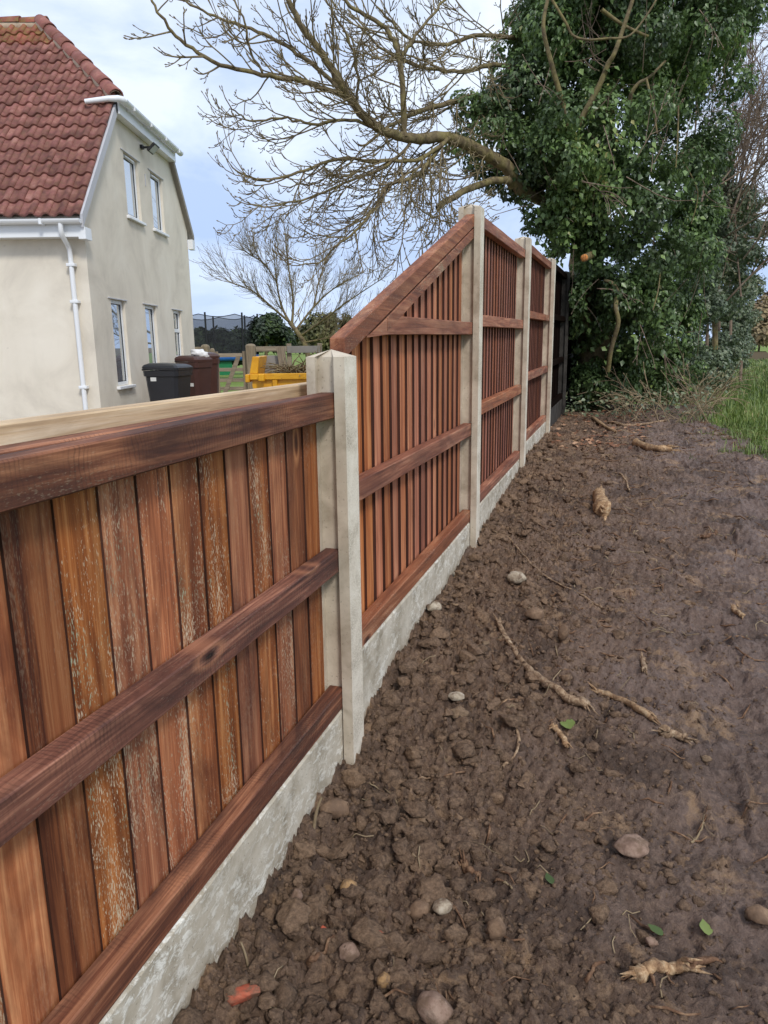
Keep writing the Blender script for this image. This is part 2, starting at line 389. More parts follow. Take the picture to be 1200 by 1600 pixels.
def glass_mat():
    t = NT('window glass'); t.b.inputs['Metallic'].default_value = 0.75
    return t.done((0.50, 0.55, 0.60), 0.02, None, 0.9)
M['glass'] = glass_mat()
def blind_mat():
    t = NT('bright interior'); return t.done(s2l((180, 186, 190)), 0.8)
def net_mat():
    t = NT('black safety net'); tr = t.n('BsdfTransparent'); mxs = t.n('MixShader'); mxs.inputs[0].default_value = 0.52
    out = t.t.nodes['Material Output']; t.done((0.012, 0.013, 0.016), 0.8)
    t.l(tr.outputs[0], mxs.inputs[1]); t.l(t.b.outputs[0], mxs.inputs[2]); t.l(mxs.outputs[0], out.inputs[0]); return t.m
M['net'] = net_mat()
def bark(name, c0, c1, c2, sc=14, lich=0.0, dirt=0.0):
    t = NT(name); v = t.coord((1, 1, 1), False)
    c = t.ramp(t.noise(v, sc, 6, 0.65, 0.6), [(0.3, c0), (0.5, c1), (0.72, c2)])
    if lich: c = t.mix(t.math('MULTIPLY', t.ramp(t.noise(v, 7, 5, 0.7), [(0.46, 0.0), (0.60, 1.0)]), lich), c, s2l((140, 134, 60)))
    if dirt: c = t.mix(t.ramp(t.noise(v, 21, 5, 0.7), [(0.42, 0.0), (0.58, dirt)]), c, s2l((92, 72, 58)))
    return t.done(c, 0.88, t.bump(t.noise(v, sc*4, 5, 0.6), 0.6, 0.008), 0.2)
M['bark'] = bark('lichened grey bark', s2l((74, 63, 48)), s2l((110, 97, 74)), s2l((140, 126, 98)), lich=0.25)
M['twig'] = bark('grey brown twig', s2l((92, 80, 62)), s2l((124, 110, 86)), s2l((146, 132, 108)), 5, lich=0.15)
M['twig_red'] = bark('reddish dead twig', s2l((92, 76, 66)), s2l((126, 108, 94)), s2l((156, 138, 120)), 5)
M['twig_pale'] = bark('pale dead stem', s2l((104, 88, 70)), s2l((142, 124, 98)), s2l((172, 154, 126)), 5)
M['dead_wood'] = bark('torn root wood', s2l((84, 64, 50)), s2l((152, 126, 100)), s2l((208, 186, 156)), 55, dirt=0.4)
M['fresh_wood'] = bark('fresh split wood', s2l((116, 84, 60)), s2l((180, 146, 110)), s2l((222, 198, 162)), 60, dirt=0.5)
M['root'] = bark('muddy root', s2l((70, 50, 38)), s2l((112, 84, 64)), s2l((160, 132, 104)), 30)
def leaf_mat(name, stops, rough=0.38, trans=0.0):
    t = NT(name); a = t.n('Attribute'); a.attribute_name = 'rnd'
    c = t.ramp(a.outputs['Fac'], stops)
    m = t.done(c, rough, None, 0.5)
    if trans:
        tl = t.n('BsdfTranslucent'); mxs = t.n('MixShader'); mxs.inputs[0].default_value = trans
        t.l(c, tl.inputs[0]); t.l(t.b.outputs[0], mxs.inputs[1]); t.l(tl.outputs[0], mxs.inputs[2])
        t.l(mxs.outputs[0], t.t.nodes['Material Output'].inputs[0])
    return m
M['ivy'] = leaf_mat('glossy ivy leaf', [(0.0, s2l((62, 76, 48))), (0.45, s2l((96, 118, 72))), (0.75, s2l((124, 150, 86))), (0.93, s2l((160, 178, 104))), (1.0, s2l((180, 172, 110)))], 0.36, 0.32)
M['ivy_grey'] = leaf_mat('dusty grey green leaf', [(0.0, s2l((66, 78, 58))), (0.5, s2l((100, 114, 86))), (0.85, s2l((136, 144, 114))), (1.0, s2l((160, 152, 120)))], 0.42, 0.18)
M['conifer'] = leaf_mat('dark conifer leaf', [(0.0, s2l((24, 36, 22))), (0.6, s2l((46, 62, 34))), (1.0, s2l((92, 112, 52)))], 0.6)
M['olive'] = leaf_mat('olive shrub leaf', [(0.0, s2l((60, 60, 36))), (0.6, s2l((96, 96, 56))), (1.0, s2l((134, 128, 84)))], 0.7)
M['tan'] = leaf_mat('bare hedge twig leaf', [(0.0, s2l((110, 92, 66))), (0.6, s2l((146, 128, 94))), (1.0, s2l((168, 160, 110)))], 0.8)
M['grass'] = leaf_mat('grass blade', [(0.0, s2l((66, 84, 38))), (0.5, s2l((104, 126, 58))), (0.85, s2l((148, 156, 92))), (1.0, s2l((196, 182, 132)))], 0.5, 0.25)
M['dead_leaf'] = leaf_mat('fallen brown leaf', [(0.0, s2l((92, 60, 42))), (0.6, s2l((146, 100, 72))), (1.0, s2l((196, 160, 128)))], 0.7)
def soil():
    t = NT('wet dark soil'); v = t.coord((1, 1, 1), False)
    big = t.noise(v, 1.3, 5, 0.6, 0.6)
    c = t.ramp(big, [(0.32, s2l((96, 77, 66))), (0.5, s2l((132, 106, 86))), (0.66, s2l((170, 136, 105)))])
    fine = t.noise(v, 60, 6, 0.7)
    c = t.mix(0.6, c, t.ramp(fine, [(0.30, s2l((60, 47, 40))), (0.52, s2l((128, 104, 87))), (0.75, s2l((190, 159, 128)))]))
    sp = t.ramp(t.noise(v, 210, 2, 0.5), [(0.72, 0.0), (0.76, 1.0)])
    c = t.mix(t.math('MULTIPLY', sp, 0.5), c, s2l((170, 150, 126)))
    sx = t.n('SeparateXYZ'); tc_ = t.n('TexCoord'); t.l(tc_.outputs['Object'], sx.inputs[0])
    wet = t.ramp(t.math('ADD', t.math('MULTIPLY', sx.outputs[0], 0.22), t.math('MULTIPLY', big, 0.8)), [(0.46, 0.0), (0.72, 1.0)])
    c = t.mix(t.math('MULTIPLY', wet, 0.62), c, t.mix(fine, s2l((84, 71, 69)), s2l((152, 134, 129))))
    damp = t.ramp(t.noise(v, 3.3, 6, 0.68, 0.8), [(0.50, 0.0), (0.60, 1.0)]); c = t.mix(t.math('MULTIPLY', damp, 0.55), c, s2l((62, 49, 43)))
    dry = t.ramp(t.noise(v, 5.7, 6, 0.7, 0.6), [(0.56, 0.0), (0.66, 1.0)]); c = t.mix(t.math('MULTIPLY', dry, 0.65), c, s2l((184, 150, 116)))
    rg = t.ramp(wet, [(0.0, 0.9), (1.0, 0.55)])
    hh = t.math('ADD', t.math('MULTIPLY', t.noise(v, 38, 7, 0.76), 1.0), t.math('MULTIPLY', t.noise(v, 150, 4, 0.7), 0.55))
    return t.done(c, rg, t.bump(hh, 1.0, 0.022), 0.35)
M['soil'] = soil()
def clod():
    t = NT('soil clod'); v = t.coord((1, 1, 1), False); a = t.n('Attribute'); a.attribute_name = 'rnd'
    c = t.ramp(a.outputs['Fac'], [(0.0, s2l((94, 75, 63))), (0.6, s2l((124, 100, 82))), (0.97, s2l((152, 123, 97))), (1.0, s2l((170, 146, 118)))])
    c = t.mix(0.6, c, t.ramp(t.noise(v, 90, 6, 0.75), [(0.34, s2l((64, 50, 42))), (0.68, s2l((174, 144, 116)))]))
    return t.done(c, 0.92, t.bump(t.noise(v, 75, 6, 0.75), 1.0, 0.018), 0.25)
M['clod'] = clod()
def ground_mat():
    t = NT('lawn and field'); v = t.coord((1, 1, 1), False)
    c = t.ramp(t.noise(v, 0.9, 6, 0.65), [(0.3, s2l((92, 106, 52))), (0.55, s2l((116, 136, 64))), (0.75, s2l((146, 154, 88)))])
    c = t.mix(0.4, c, t.ramp(t.noise(v, 24, 5, 0.7), [(0.3, s2l((60, 76, 32))), (0.7, s2l((140, 158, 80)))]))
    sx = t.n('SeparateXYZ'); t.l(v, sx.inputs[0])       # gravel drive round the house, lawn beyond it
    dl = t.math('ADD', sx.outputs[1], t.math('MULTIPLY', t.noise(v, 1.5, 3), 0.8)); drive = t.math('MULTIPLY', t.ramp(t.math('MULTIPLY', dl, 0.01), [(0.165, 1.0), (0.170, 0.0)]), t.ramp(t.math('ADD', sx.outputs[0], 0.5), [(0.30, 1.0), (0.34, 0.0)]))
    c = t.mix(drive, c, t.ramp(t.noise(v, 45, 4, 0.8), [(0.3, s2l((112, 102, 90))), (0.7, s2l((170, 160, 144)))]))
    return t.done(c, 0.9, t.bump(t.noise(v, 40, 4), 0.6, 0.03), 0.2)
M['ground'] = ground_mat()
def stone(name, a, b, c):
    t = NT(name); v = t.coord((1, 1, 1)); q = t.ramp(t.noise(v, 22, 6, 0.65), [(0.3, a), (0.5, b), (0.72, c)])
    q = t.mix(t.ramp(t.noise(v, 30, 5, 0.7), [(0.47, 0.0), (0.6, 0.85)]), q, s2l((104, 84, 68)))
    return t.done(q, 0.9, t.bump(t.noise(v, 90, 5, 0.6), 0.6, 0.006), 0.25)
M['stone_pale'] = stone('pale chalky flint', s2l((120, 104, 86)), s2l((166, 152, 132)), s2l((196, 186, 168)))
M['stone_brown'] = stone('muddy brown stone', s2l((86, 68, 54)), s2l((122, 98, 78)), s2l((150, 126, 102)))
M['stone_pink'] = stone('pinkish grey stone', s2l((100, 78, 66)), s2l((136, 112, 97)), s2l((160, 138, 122)))
M['stone_ochre'] = stone('ochre stone', s2l((116, 88, 58)), s2l((154, 122, 84)), s2l((178, 150, 112)))
M['brick'] = stone('broken red brick', s2l((128, 66, 50)), s2l((168, 84, 62)), s2l((178, 112, 88)))
M['end_grain'] = stone('fresh orange cut wood', s2l((190, 110, 50)), s2l((214, 140, 76)), s2l((228, 168, 104)))

# ------------------------------------------------------------------ ground sheet, mud
def terrain(x, y):
    path = gz(x, y)
    gard = np.full_like(path, GARDEN)
    k = np.clip((x+0.13)/0.06, 0, 1); far = np.clip((y-30)/30, 0, 1)
    z = gard*(1-k) + (path-0.06)*k
    return z*(1-far) + (np.minimum(path, GARDEN)-0.02)*far
xs = np.unique(np.concatenate([np.linspace(-900, -30, 12), np.linspace(-30, -1, 30), np.linspace(-1, 4, 76), np.linspace(4, 40, 37), np.linspace(40, 900, 12), [-0.13, -0.10, -0.07]]))
ys = np.unique(np.concatenate([np.linspace(-60, -3, 10), np.linspace(-3, 15, 61), np.linspace(15, 80, 40), np.linspace(80, 2500, 14)]))
X, Y = np.meshgrid(xs, ys); Z = terrain(X, Y) + 0.03*fbm(X*0.6, Y*0.6, 3, 5)*np.clip((np.abs(X)-2.5)/2, 0, 1)
nx, ny = len(xs), len(ys); id_ = np.arange(nx*ny).reshape(ny, nx)
F = np.stack([id_[:-1, :-1], id_[:-1, 1:], id_[1:, 1:], id_[1:, :-1]], -1).reshape(-1, 4)
tag(link('ground', fastmesh('ground', np.stack([X, Y, Z], -1), F, True, M['ground'])), 'flat green lawn and field ground reaching to the horizon', kind='structure')

def grass_edge(y):      # x where the grass begins
    return np.interp(y, [4, 5.6, 6.4, 7.2, 8.5, 9.8, 12, 17, 40], [3.6, 2.35, 1.72, 1.72, 1.62, 1.40, 1.9, 2.4, 4.4])
PRINTS = [(1.30, 1.50, .5), (1.05, 2.05, .15), (1.42, 2.5, -.2), (1.12, 3.05, .1), (1.55, 3.4, -.35), (.95, 3.9, .2), (1.62, 1.95, .3), (1.30, 4.4, .05), (1.75, 2.9, .6), (1.0, 5.0, -.3), (1.5, 5.3, .2), (1.85, 4.1, -.1), (1.15, 6.1, .3), (1.65, 6.4, 0), (.8, 6.8, .2), (1.35, 7.4, -.2), (2.1, 3.4, .2), (2.0, 2.3, -.3)]
def mud_detail(X, Y):
    near = np.clip(1.15-X/0.95+0.35*fbm(X*1.3, Y*1.3, 2, 700), 0.10, 1)*np.clip(1.2-(Y-1)/12, 0.5, 1)
    d = 0.030*fbm(X*3.2, Y*3.2, 3, 3)
    lump = np.abs(fbm(X*8, Y*8, 5, 21, 0.60)); d += near*0.075*(0.32-lump)
    l2 = np.abs(fbm(X*24, Y*24, 4, 33, 0.62)); d += (0.30+0.70*near)*0.034*(0.30-l2)
    d += near*0.022*fbm(X*45, Y*45, 3, 61, 0.65)
    tr_ = (1-near)*(0.030*fbm(X*5, Y*4, 4, 81, 0.6)-0.030*np.abs(fbm(X*12+.4*Y, Y*8, 5, 85, 0.62)))
    d += tr_ + 0.008*fbm(X*70, Y*70, 3, 91, 0.65)
    for px_, py_, an_ in PRINTS:      # boot prints trodden into the wet side, with a squeezed up rim
        ca, sa = math.cos(an_), math.sin(an_); bx = (X-px_)*ca+(Y-py_)*sa; by = -(X-px_)*sa+(Y-py_)*ca
        wd_ = 0.048+0.012*np.sin(by*14+.6); e_ = np.maximum(np.abs(bx)/wd_, np.abs(by)/0.145)
        if np.ndim(e_) == 0 and e_ > 1.7: continue
        ins = np.clip((1.05-e_)/.12, 0, 1); rim = np.exp(-((e_-1.25)/.16)**2)
        tread = np.clip(np.sin(by*140+np.sign(bx)*0.9)*3, -1, 1)*(np.abs(bx) > 0.006)
        d = d*(1-.55*ins)-0.022*ins+0.0045*tread*ins+0.010*rim
    return d
xs = np.linspace(-0.075, 3.6, 560)
yl = [0.35]
while yl[-1] < 11.6: yl.append(yl[-1]+0.0056*max(1.0, yl[-1]*0.75))
ys = np.array(yl); X, Y = np.meshgrid(xs, ys)
base = gz(X, Y); edge = grass_edge(Y)
under = np.clip((X-edge-0.05)/0.3, 0, 1)
Z = base + mud_detail(X, Y) - under*0.08
nx, ny = len(xs), len(ys); id_ = np.arange(nx*ny).reshape(ny, nx)
F = np.stack([id_[:-1, :-1], id_[:-1, 1:], id_[1:, 1:], id_[1:, :-1]], -1).reshape(-1, 4)
tag(link('mud', fastmesh('mud', np.stack([X, Y, Z], -1), F, True, M['soil'])), 'dark brown churned bare soil beside the fence', kind='structure')
def mudz(x, y):
    x = np.asarray(x, float); y = np.asarray(y, float); return gz(x, y) + mud_detail(x, y)
def onmud(px, py):
    d = ray(px, py); t = np.linspace(1.0, 14, 5200); P = CAM + d*t[:, None]
    h = P[:, 2] - mudz(P[:, 0], P[:, 1]); i = np.argmax(h <= 0); return P[i]

def ico(sub):
    bm = bmesh.new(); bmesh.ops.create_icosphere(bm, subdivisions=sub, radius=1)
    V = np.array([v.co[:] for v in bm.verts]); Fq = np.array([[v.index for v in f.verts] for f in bm.faces]); bm.free(); return V, Fq
ICO1, ICO2, ICO3 = ico(1), ico(2), ico(3)
def scatter_lumps(name, n, ICO, rmin, rmax, density, power=2.2):
    V0, F0 = ICO; temps = []
    for k in range(30):
        q = V0*(1+0.13*rng.standard_normal((len(V0), 1)))+0.10*rng.standard_normal(V0.shape)
        for _ in range(6):
            nn = rng.standard_normal(3); nn /= np.linalg.norm(nn); dd = q @ nn; q = q-np.outer(np.clip(dd-rng.uniform(.45, .8), 0, None), nn)*.9
        q = q*np.array([1, rng.uniform(0.6, 1.1), rng.uniform(0.45, 0.85)])
        temps.append(q)
    pts = []
    while len(pts) < n:
        y = 0.75+ (rng.random(4000)**1.7)*8.4; x = rng.uniform(-0.02, 2.9, 4000)
        k = rng.random(4000) < density(x, y); pts += list(zip(x[k], y[k]))
    pts = np.array(pts[:n]); r_ = rmin + (rmax-rmin)*rng.random(n)**power
    r_ = np.minimum(r_, 0.010+0.02*np.clip(pts[:, 0]*-1+1.4, 0.1, 2))
    z = mudz(pts[:, 0], pts[:, 1])
    Vs = []; 
    for i in range(n):
        a = rng.random()*6.28; ca, sa = math.cos(a), math.sin(a); q = temps[i % 30]*r_[i]
        Vs.append(np.stack([q[:, 0]*ca-q[:, 1]*sa+pts[i, 0], q[:, 0]*sa+q[:, 1]*ca+pts[i, 1], q[:, 2]+z[i]-r_[i]*0.12], -1))
    V = np.concatenate(Vs); F = (F0[None]+(np.arange(n)*len(V0))[:, None, None]).reshape(-1, 3)
    return fastmesh(name, V, F, True, M['clod'], np.repeat(rng.random(n), len(V0)))
def crag_lumps(name, n):
    V0, F0 = ICO3; temps = []
    for k in range(24):
        o1 = rng.uniform(0, 90); q = V0.copy()
        for _ in range(9):
            nn = rng.standard_normal(3); nn /= np.linalg.norm(nn); dd = q @ nn; q = q-np.outer(np.clip(dd-rng.uniform(.35, .75), 0, None), nn)*.92
        nz = fbm(V0[:, 0]*2.1+o1, V0[:, 1]*2.1+V0[:, 2]*2.7, 2, k)+.6*fbm(V0[:, 0]*6+o1, V0[:, 1]*6-V0[:, 2]*5, 3, k+50, .7)
        q = q*(1+.34*nz)[:, None]*np.array([1.15, rng.uniform(.7, 1.1), rng.uniform(.5, .85)]); temps.append(q)
    x, y = [], []
    while len(x) < n:
        yy = .8+rng.random()**1.5*6.5; xx = abs(rng.normal(.05, .38))
        if xx < 1.7: x.append(xx); y.append(yy)
    x, y = np.array(x), np.array(y); z = mudz(x, y); r_ = (.011+.034*rng.random(n)**1.8)*np.clip(1.2-x*.5, .5, 1.1); Vs = []
    for i in range(n):
        a = rng.random()*6.28; ca, sa = math.cos(a), math.sin(a); q = temps[i % 24]*r_[i]
        Vs.append(np.stack([q[:, 0]*ca-q[:, 1]*sa+x[i], q[:, 0]*sa+q[:, 1]*ca+y[i], q[:, 2]+z[i]+r_[i]*.05], -1))
    return fastmesh(name, np.concatenate(Vs), (F0[None]+(np.arange(n)*len(V0))[:, None, None]).reshape(-1, 3), True, M['clod'], np.repeat(rng.random(n), len(V0)))
def dens(x, y):
    cl = 0.35+0.65*np.clip(fbm(x*2.3, y*2.3, 3, 300)*2.2+0.45, 0, 1)
    return cl*np.clip(1.15-x/1.15, 0.05, 1)*np.clip(1.25-(y-1)/8, 0.25, 1)*(x < grass_edge(y))
tag(link('soil_clods', scatter_lumps('soil_clods', 3600, ICO2, 0.005, 0.026, dens, 3.0)), 'loose lumps of turned soil heaped along the fence', 'soil', kind='stuff')
tag(link('turned_soil', crag_lumps('turned_soil', 1150)), 'craggy broken lumps of dug earth banked against the gravel boards', 'soil', kind='stuff')
tag(link('soil_crumbs', scatter_lumps('soil_crumbs', 26000, ICO1, 0.002, 0.011, lambda x, y: np.clip(dens(x, y)+0.10, 0, 1))), 'fine soil crumbs sprinkled over the mud', 'soil', kind='stuff')

# ------------------------------------------------------------------ fence
Y0, L, W = 1.9192, 1.93, 0.096
SL = 0.0096
def rel(z, y): return z + SL*(y-Y0) + CZ
POST_TOP = [-0.027, 0.663, 0.750, 0.792, 0.83, 0.86]
POST_LABEL = ['short pale concrete post between the low panel and the sloping panel, nearest the camera',
              'tall concrete post at the top of the sloping panel, second from the camera',
              'tall concrete post between two level panels, third from the camera',
              'concrete post where the shade coloured panels begin, fourth from the camera',
              'concrete post coloured dim for shade between the two shade coloured panels',
              'last concrete post, coloured dim for shade, half hidden behind the ivy']
def post(k, mats):
    y = Y0+k*L; top = POST_TOP[k]+CZ; bot = gz(0, y)-0.35; h = top-bot
    xb = -0.113                                     # back of the post
    # H section outline: flanges 32 mm, slots 24 mm deep in both ends
    d = 0.022; a, b = -0.032, -0.087
    poly = [(0, 0), (0, W), (a, W), (a, W-d), (b, W-d), (b, W), (xb, W), (xb, 0), (b, 0), (b, d), (a, d), (a, 0)]
    e = empty('concrete_post', (0, y, bot), 0, POST_LABEL[k], 'post', 'concrete fence posts')
    bm = bmesh.new()
    A = [bm.verts.new((p[0], p[1], 0)) for p in poly]
    cx_, cy_ = xb/2, W/2
    B = [bm.verts.new((p[0], p[1], h-0.004)) for p in poly]
    pk = bm.verts.new((cx_, cy_, h+0.016))
    for i in range(12):
        j = (i+1) % 12
        f = bm.faces.new((A[i], A[j], B[j], B[i]))
        f.material_index = 1 if i == 0 else 0
        bm.faces.new((B[i], B[j], pk))
    link('shaft', bm_mesh('post_shaft', bm, [mats[0], mats[1]]), e)
    for f in range(2):      # cast-in worn nicks on the arris
        pass
    return e
for k in range(6): post(k, (M['post'], M['post_face']) if k < 4 else (M['concrete_shaded'], M['concrete_shaded']))

def board_mesh(h0, h1, mats, w=0.125, near=False):
    """feather edge board, length along z, thick edge at y = 0; top cut from h0 to h1"""
    bm = bmesh.new()
    sec = [(0.0, 0.0), (-0.0125, w), (-0.0185, w), (-0.0112, 0.0)]
    if near: sec = [(0.0, 0.0), (-0.0065, w), (-0.0140, w), (-0.0070, 0.0)]
    hs = [h0, h1, h1, h0]
    A = [bm.verts.new((p[0], p[1], 0)) for p in sec]; B = [bm.verts.new((p[0], p[1], z)) for p, z in zip(sec, hs)]
    bm.faces.new(A); bm.faces.new(B[::-1])
    for i in range(4):
        f = bm.faces.new((A[i], A[(i+1) % 4], B[(i+1) % 4], B[i])); f.material_index = 1 if i == 3 else 0
    return bm_mesh('board', bm, mats)
RX0, RX1 = -0.081, -0.035                        # rails: back and front face
def panel(k, label, rails, btop, bbot, bm_, rm_, edge=None):
    ya, yb = Y0+k*L+W-0.018, Y0+(k+1)*L+0.018; yc = (ya+yb)/2
    z0 = rel(bbot, yc)
    e = empty('fence_panel', (0, yc, z0), 0, label, 'fence panel', 'timber fence panels')
    n = 18; st = (yb-ya-0.020)/n; cache = {}
    for i in range(n):
        y = ya+i*st; w_ = st+0.020; jz = random.uniform(-0.006, 0.002)
        zb = rel(bbot, y) + 0.012
        h0, h1 = btop(y)-zb, btop(y+w_)-zb
        key = (round(h0, 3), round(h1, 3)) if abs(h0-h1) > 0.012 else 'flat'
        if key not in cache: cache[key] = board_mesh(h0, h1, [bm_, edge or M['board_edge']], w_, k == -1)
        o = link('board', cache[key], e, (-0.083+random.uniform(-0.0008, 0), y-yc, zb-z0), (random.uniform(-0.001, 0.001), 0, random.uniform(-0.006, 0.004)))
    for nm, y1, y2, zt, zb_ in rails:
        y1 = ya if y1 is None else y1; y2 = yb if y2 is None else y2
        bm = bmesh.new()
        q = []
        nseg = 7
        rows = []
        for s_ in range(nseg+1):
            y = y1+(y2-y1)*s_/nseg; t_ = zt(y)+random.uniform(-.0012, .0012); b_ = zb_(y)+random.uniform(-.0012, .0012); dx = random.uniform(-.0012, .0012)
            rows.append([bm.verts.new((RX1+dx, y-yc, b_-z0)), bm.verts.new((RX1+dx, y-yc, t_-z0)), bm.verts.new((RX0, y-yc, t_-z0)), bm.verts.new((RX0, y-yc, b_-z0))])
        bm.faces.new(rows[0]); bm.faces.new(rows[-1][::-1])
        for A, B in zip(rows, rows[1:]):
            for i in range(4): bm.faces.new((A[i], A[(i+1) % 4], B[(i+1) % 4], B[i]))
        bmesh.ops.recalc_face_normals(bm, faces=bm.faces[:])
        ed = [x for x in bm.edges if abs(x.verts[0].co.y-x.verts[1].co.y) > 0.02 or x.is_boundary]
        bmesh.ops.bevel(bm, geom=ed, offset=0.003, segments=1, affect='EDGES')
        link(nm, bm_mesh(nm, bm, rm_), e)
    return e
def lev(z): return lambda y: rel(z, y)
p1 = panel(-1, 'low worn brown fence panel in the foreground with pale scuffed boards',
      [('top_rail', None, None, lev(-0.129), lev(-0.198)), ('middle_rail', None, None, lev(-0.579), lev(-0.645)), ('bottom_rail', None, None, lev(-1.012), lev(-1.077))],
      lambda y: rel(-0.150, y), -1.074, M['board_near'], M['rail_near'])
zc_ = p1.location.z; yc_ = p1.location.y        # matching rail on the house side of the boards
link('back_rail', box_mesh('back_rail', -0.152, -0.104, Y0-L+W-yc_, Y0-.03-yc_, rel(-0.198, yc_)-zc_, rel(-0.131, yc_)-zc_, M['rail_near'], .003), p1)
slope_t = lambda y: -0.012+0.327*(y-1.93)+CZ
p2 = panel(0, 'sloping topped brown fence panel rising from the short post to the tall post',
      [('bottom_rail', None, None, lev(-0.896), lev(-0.958)), ('middle_rail', None, None, lambda y: -0.410+CZ, lambda y: -0.474+CZ),
       ('upper_rail', 2.17, None, lambda y: min(0.026+0.006*(y-2.17)+0.066, slope_t(y)-0.058), lambda y: 0.026+0.011*(y-2.17)+CZ if 0 else 0.026+0.011*(y-2.17)),
       ] if 0 else
      [('bottom_rail', None, None, lev(-0.896), lev(-0.958)), ('middle_rail', None, None, lambda y: -0.410+CZ, lambda y: -0.474+CZ),
       ('upper_rail', 2.215, None, lambda y: min(0.094+0.007*(y-2.3)+CZ, slope_t(y)-0.060), lambda y: 0.030+0.008*(y-2.2)+CZ),
       ('sloping_rail', 2.42, None, lambda y: slope_t(y)-0.0605, lambda y: slope_t(y)-0.108)],
      lambda y: slope_t(y)-0.045, -0.958, M['board'], M['rail'])
cap_y0, cap_y1 = 1.96+0.05, Y0+L+0.018
bm = bmesh.new(); yc = p2.location.y; z0 = p2.location.z
pts = []
for y in (cap_y0, cap_y1):
    for x, dz in ((-0.029, -0.058), (-0.029, 0.0), (-0.075, 0.0), (-0.075, -0.058)): pts.append(bm.verts.new((x+(-0.0035), y-yc, slope_t(y)+dz-z0+0.006)))
bm.faces.new(pts[:4]); bm.faces.new(pts[4:][::-1])
for i in range(4): bm.faces.new((pts[i], pts[(i+1) % 4], pts[4+(i+1) % 4], pts[4+i]))
bmesh.ops.recalc_face_normals(bm, faces=bm.faces[:]); bmesh.ops.bevel(bm, geom=bm.edges[:], offset=0.003, segments=1, affect='EDGES')
link('sloping_capping', bm_mesh('sloping_capping', bm, M['rail']), p2)
p3 = panel(1, 'level red brown fence panel between second and third tall posts, boards streaked white',
      [('top_rail', None, None, lev(0.633), lev(0.572)), ('upper_rail', None, None, lev(0.130), lev(0.068)), ('lower_rail', None, None, lev(-0.350), lev(-0.414)), ('bottom_rail', None, None, lev(-0.860), lev(-0.920))],
      lambda y: rel(0.618, y), -0.918, M['board_far'], M['rail'])
p4 = panel(2, 'level brown fence panel just before the shade coloured panels',
      [('top_rail', None, None, lev(0.706), lev(0.645)), ('upper_rail', None, None, lev(0.206), lev(0.150)), ('lower_rail', None, None, lev(-0.284), lev(-0.345)), ('bottom_rail', None, None, lev(-0.777), lev(-0.837))],
      lambda y: rel(0.690, y), -0.836, M['board_far'], M['rail'])
for k, lb in ((3, 'fence panel coloured near black for the deep shade beside the ivy'), (4, 'farthest fence panel behind the ivy stems, coloured near black for shade')):
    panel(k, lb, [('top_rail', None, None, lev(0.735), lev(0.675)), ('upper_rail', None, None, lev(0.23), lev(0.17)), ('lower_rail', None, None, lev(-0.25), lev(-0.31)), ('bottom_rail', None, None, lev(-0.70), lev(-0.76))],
          lambda y: rel(0.72, y), -0.76, M['board_shaded'], M['rail_shaded'], M['board_shaded'])
GB = [(-1, -1.079, 'blotchy concrete gravel board under the low foreground panel'), (0, -0.961, 'concrete gravel board under the sloping panel'),
      (1, -0.923, 'concrete gravel board under the streaked level panel'), (2, -0.840, 'short showing gravel board just before the shade coloured panels'),
      (3, -0.764, 'gravel board coloured dark for shade under the nearer shade coloured panel'), (4, -0.764, 'gravel board coloured dark for shade under the farthest shade coloured panel')]
for k, zt, lb in GB:
    ya, yb = Y0+k*L+W-0.016, Y0+(k+1)*L+0.016; n = 26
    bm = bmesh.new(); rows = []
    zb0 = rel(zt, ya)-0.34
    for i in range(n+1):
        y = ya+(yb-ya)*i/n; t_ = rel(zt, y)-0.002
        rows.append([bm.verts.new(v) for v in ((-0.036, y-ya, t_-0.34-zb0), (-0.036, y-ya, t_-0.008-zb0), (-0.042, y-ya, t_-zb0), (-0.086, y-ya, t_-zb0), (-0.086, y-ya, t_-0.34-zb0))])
    bm.faces.new(rows[0]); bm.faces.new(rows[-1][::-1])
    for A, B in zip(rows, rows[1:]):
        for i in range(5): bm.faces.new((A[i], A[(i+1) % 5], B[(i+1) % 5], B[i]))
    tag(link('gravel_board', bm_mesh('gravel_board', bm, M['gravel_board'] if k < 3 else M['concrete_shaded']), None, (0, ya, zb0)), lb, 'gravel board', 'concrete gravel boards')
# pale rail on the house side of the low panel
pe = empty('timber_rail', (-0.18, 0.9, -1.3+CZ), 0, 'pale unstained pine rail running behind the low foreground panel', 'rail')
link('rail', box_mesh('pale_rail', -0.025, 0.022, -1.05, 1.24, 1.3-0.195, 1.3-0.109, M['rail_pale'], 0.003), pe)
for y in (-0.95, 0.98): link('support_post', box_mesh('support_post', -0.075, -0.0265, y-0.045, y+0.045, -0.1, 1.3-0.13, M['rail_pale'], 0.003), pe)

# ------------------------------------------------------------------ house
HANG = 0.005
g2 = math.cos(HANG)*HF + math.sin(HANG)*HR; n2 = math.cos(HANG)*HR - math.sin(HANG)*HF
hc = CAM + HR*(-4.147) + HF*11.0
house = empty('house', (hc[0], hc[1], GARDEN), math.atan2(n2[1], n2[0]), 'cream rendered house with red pantiled half hipped roof beyond the fence', 'house')
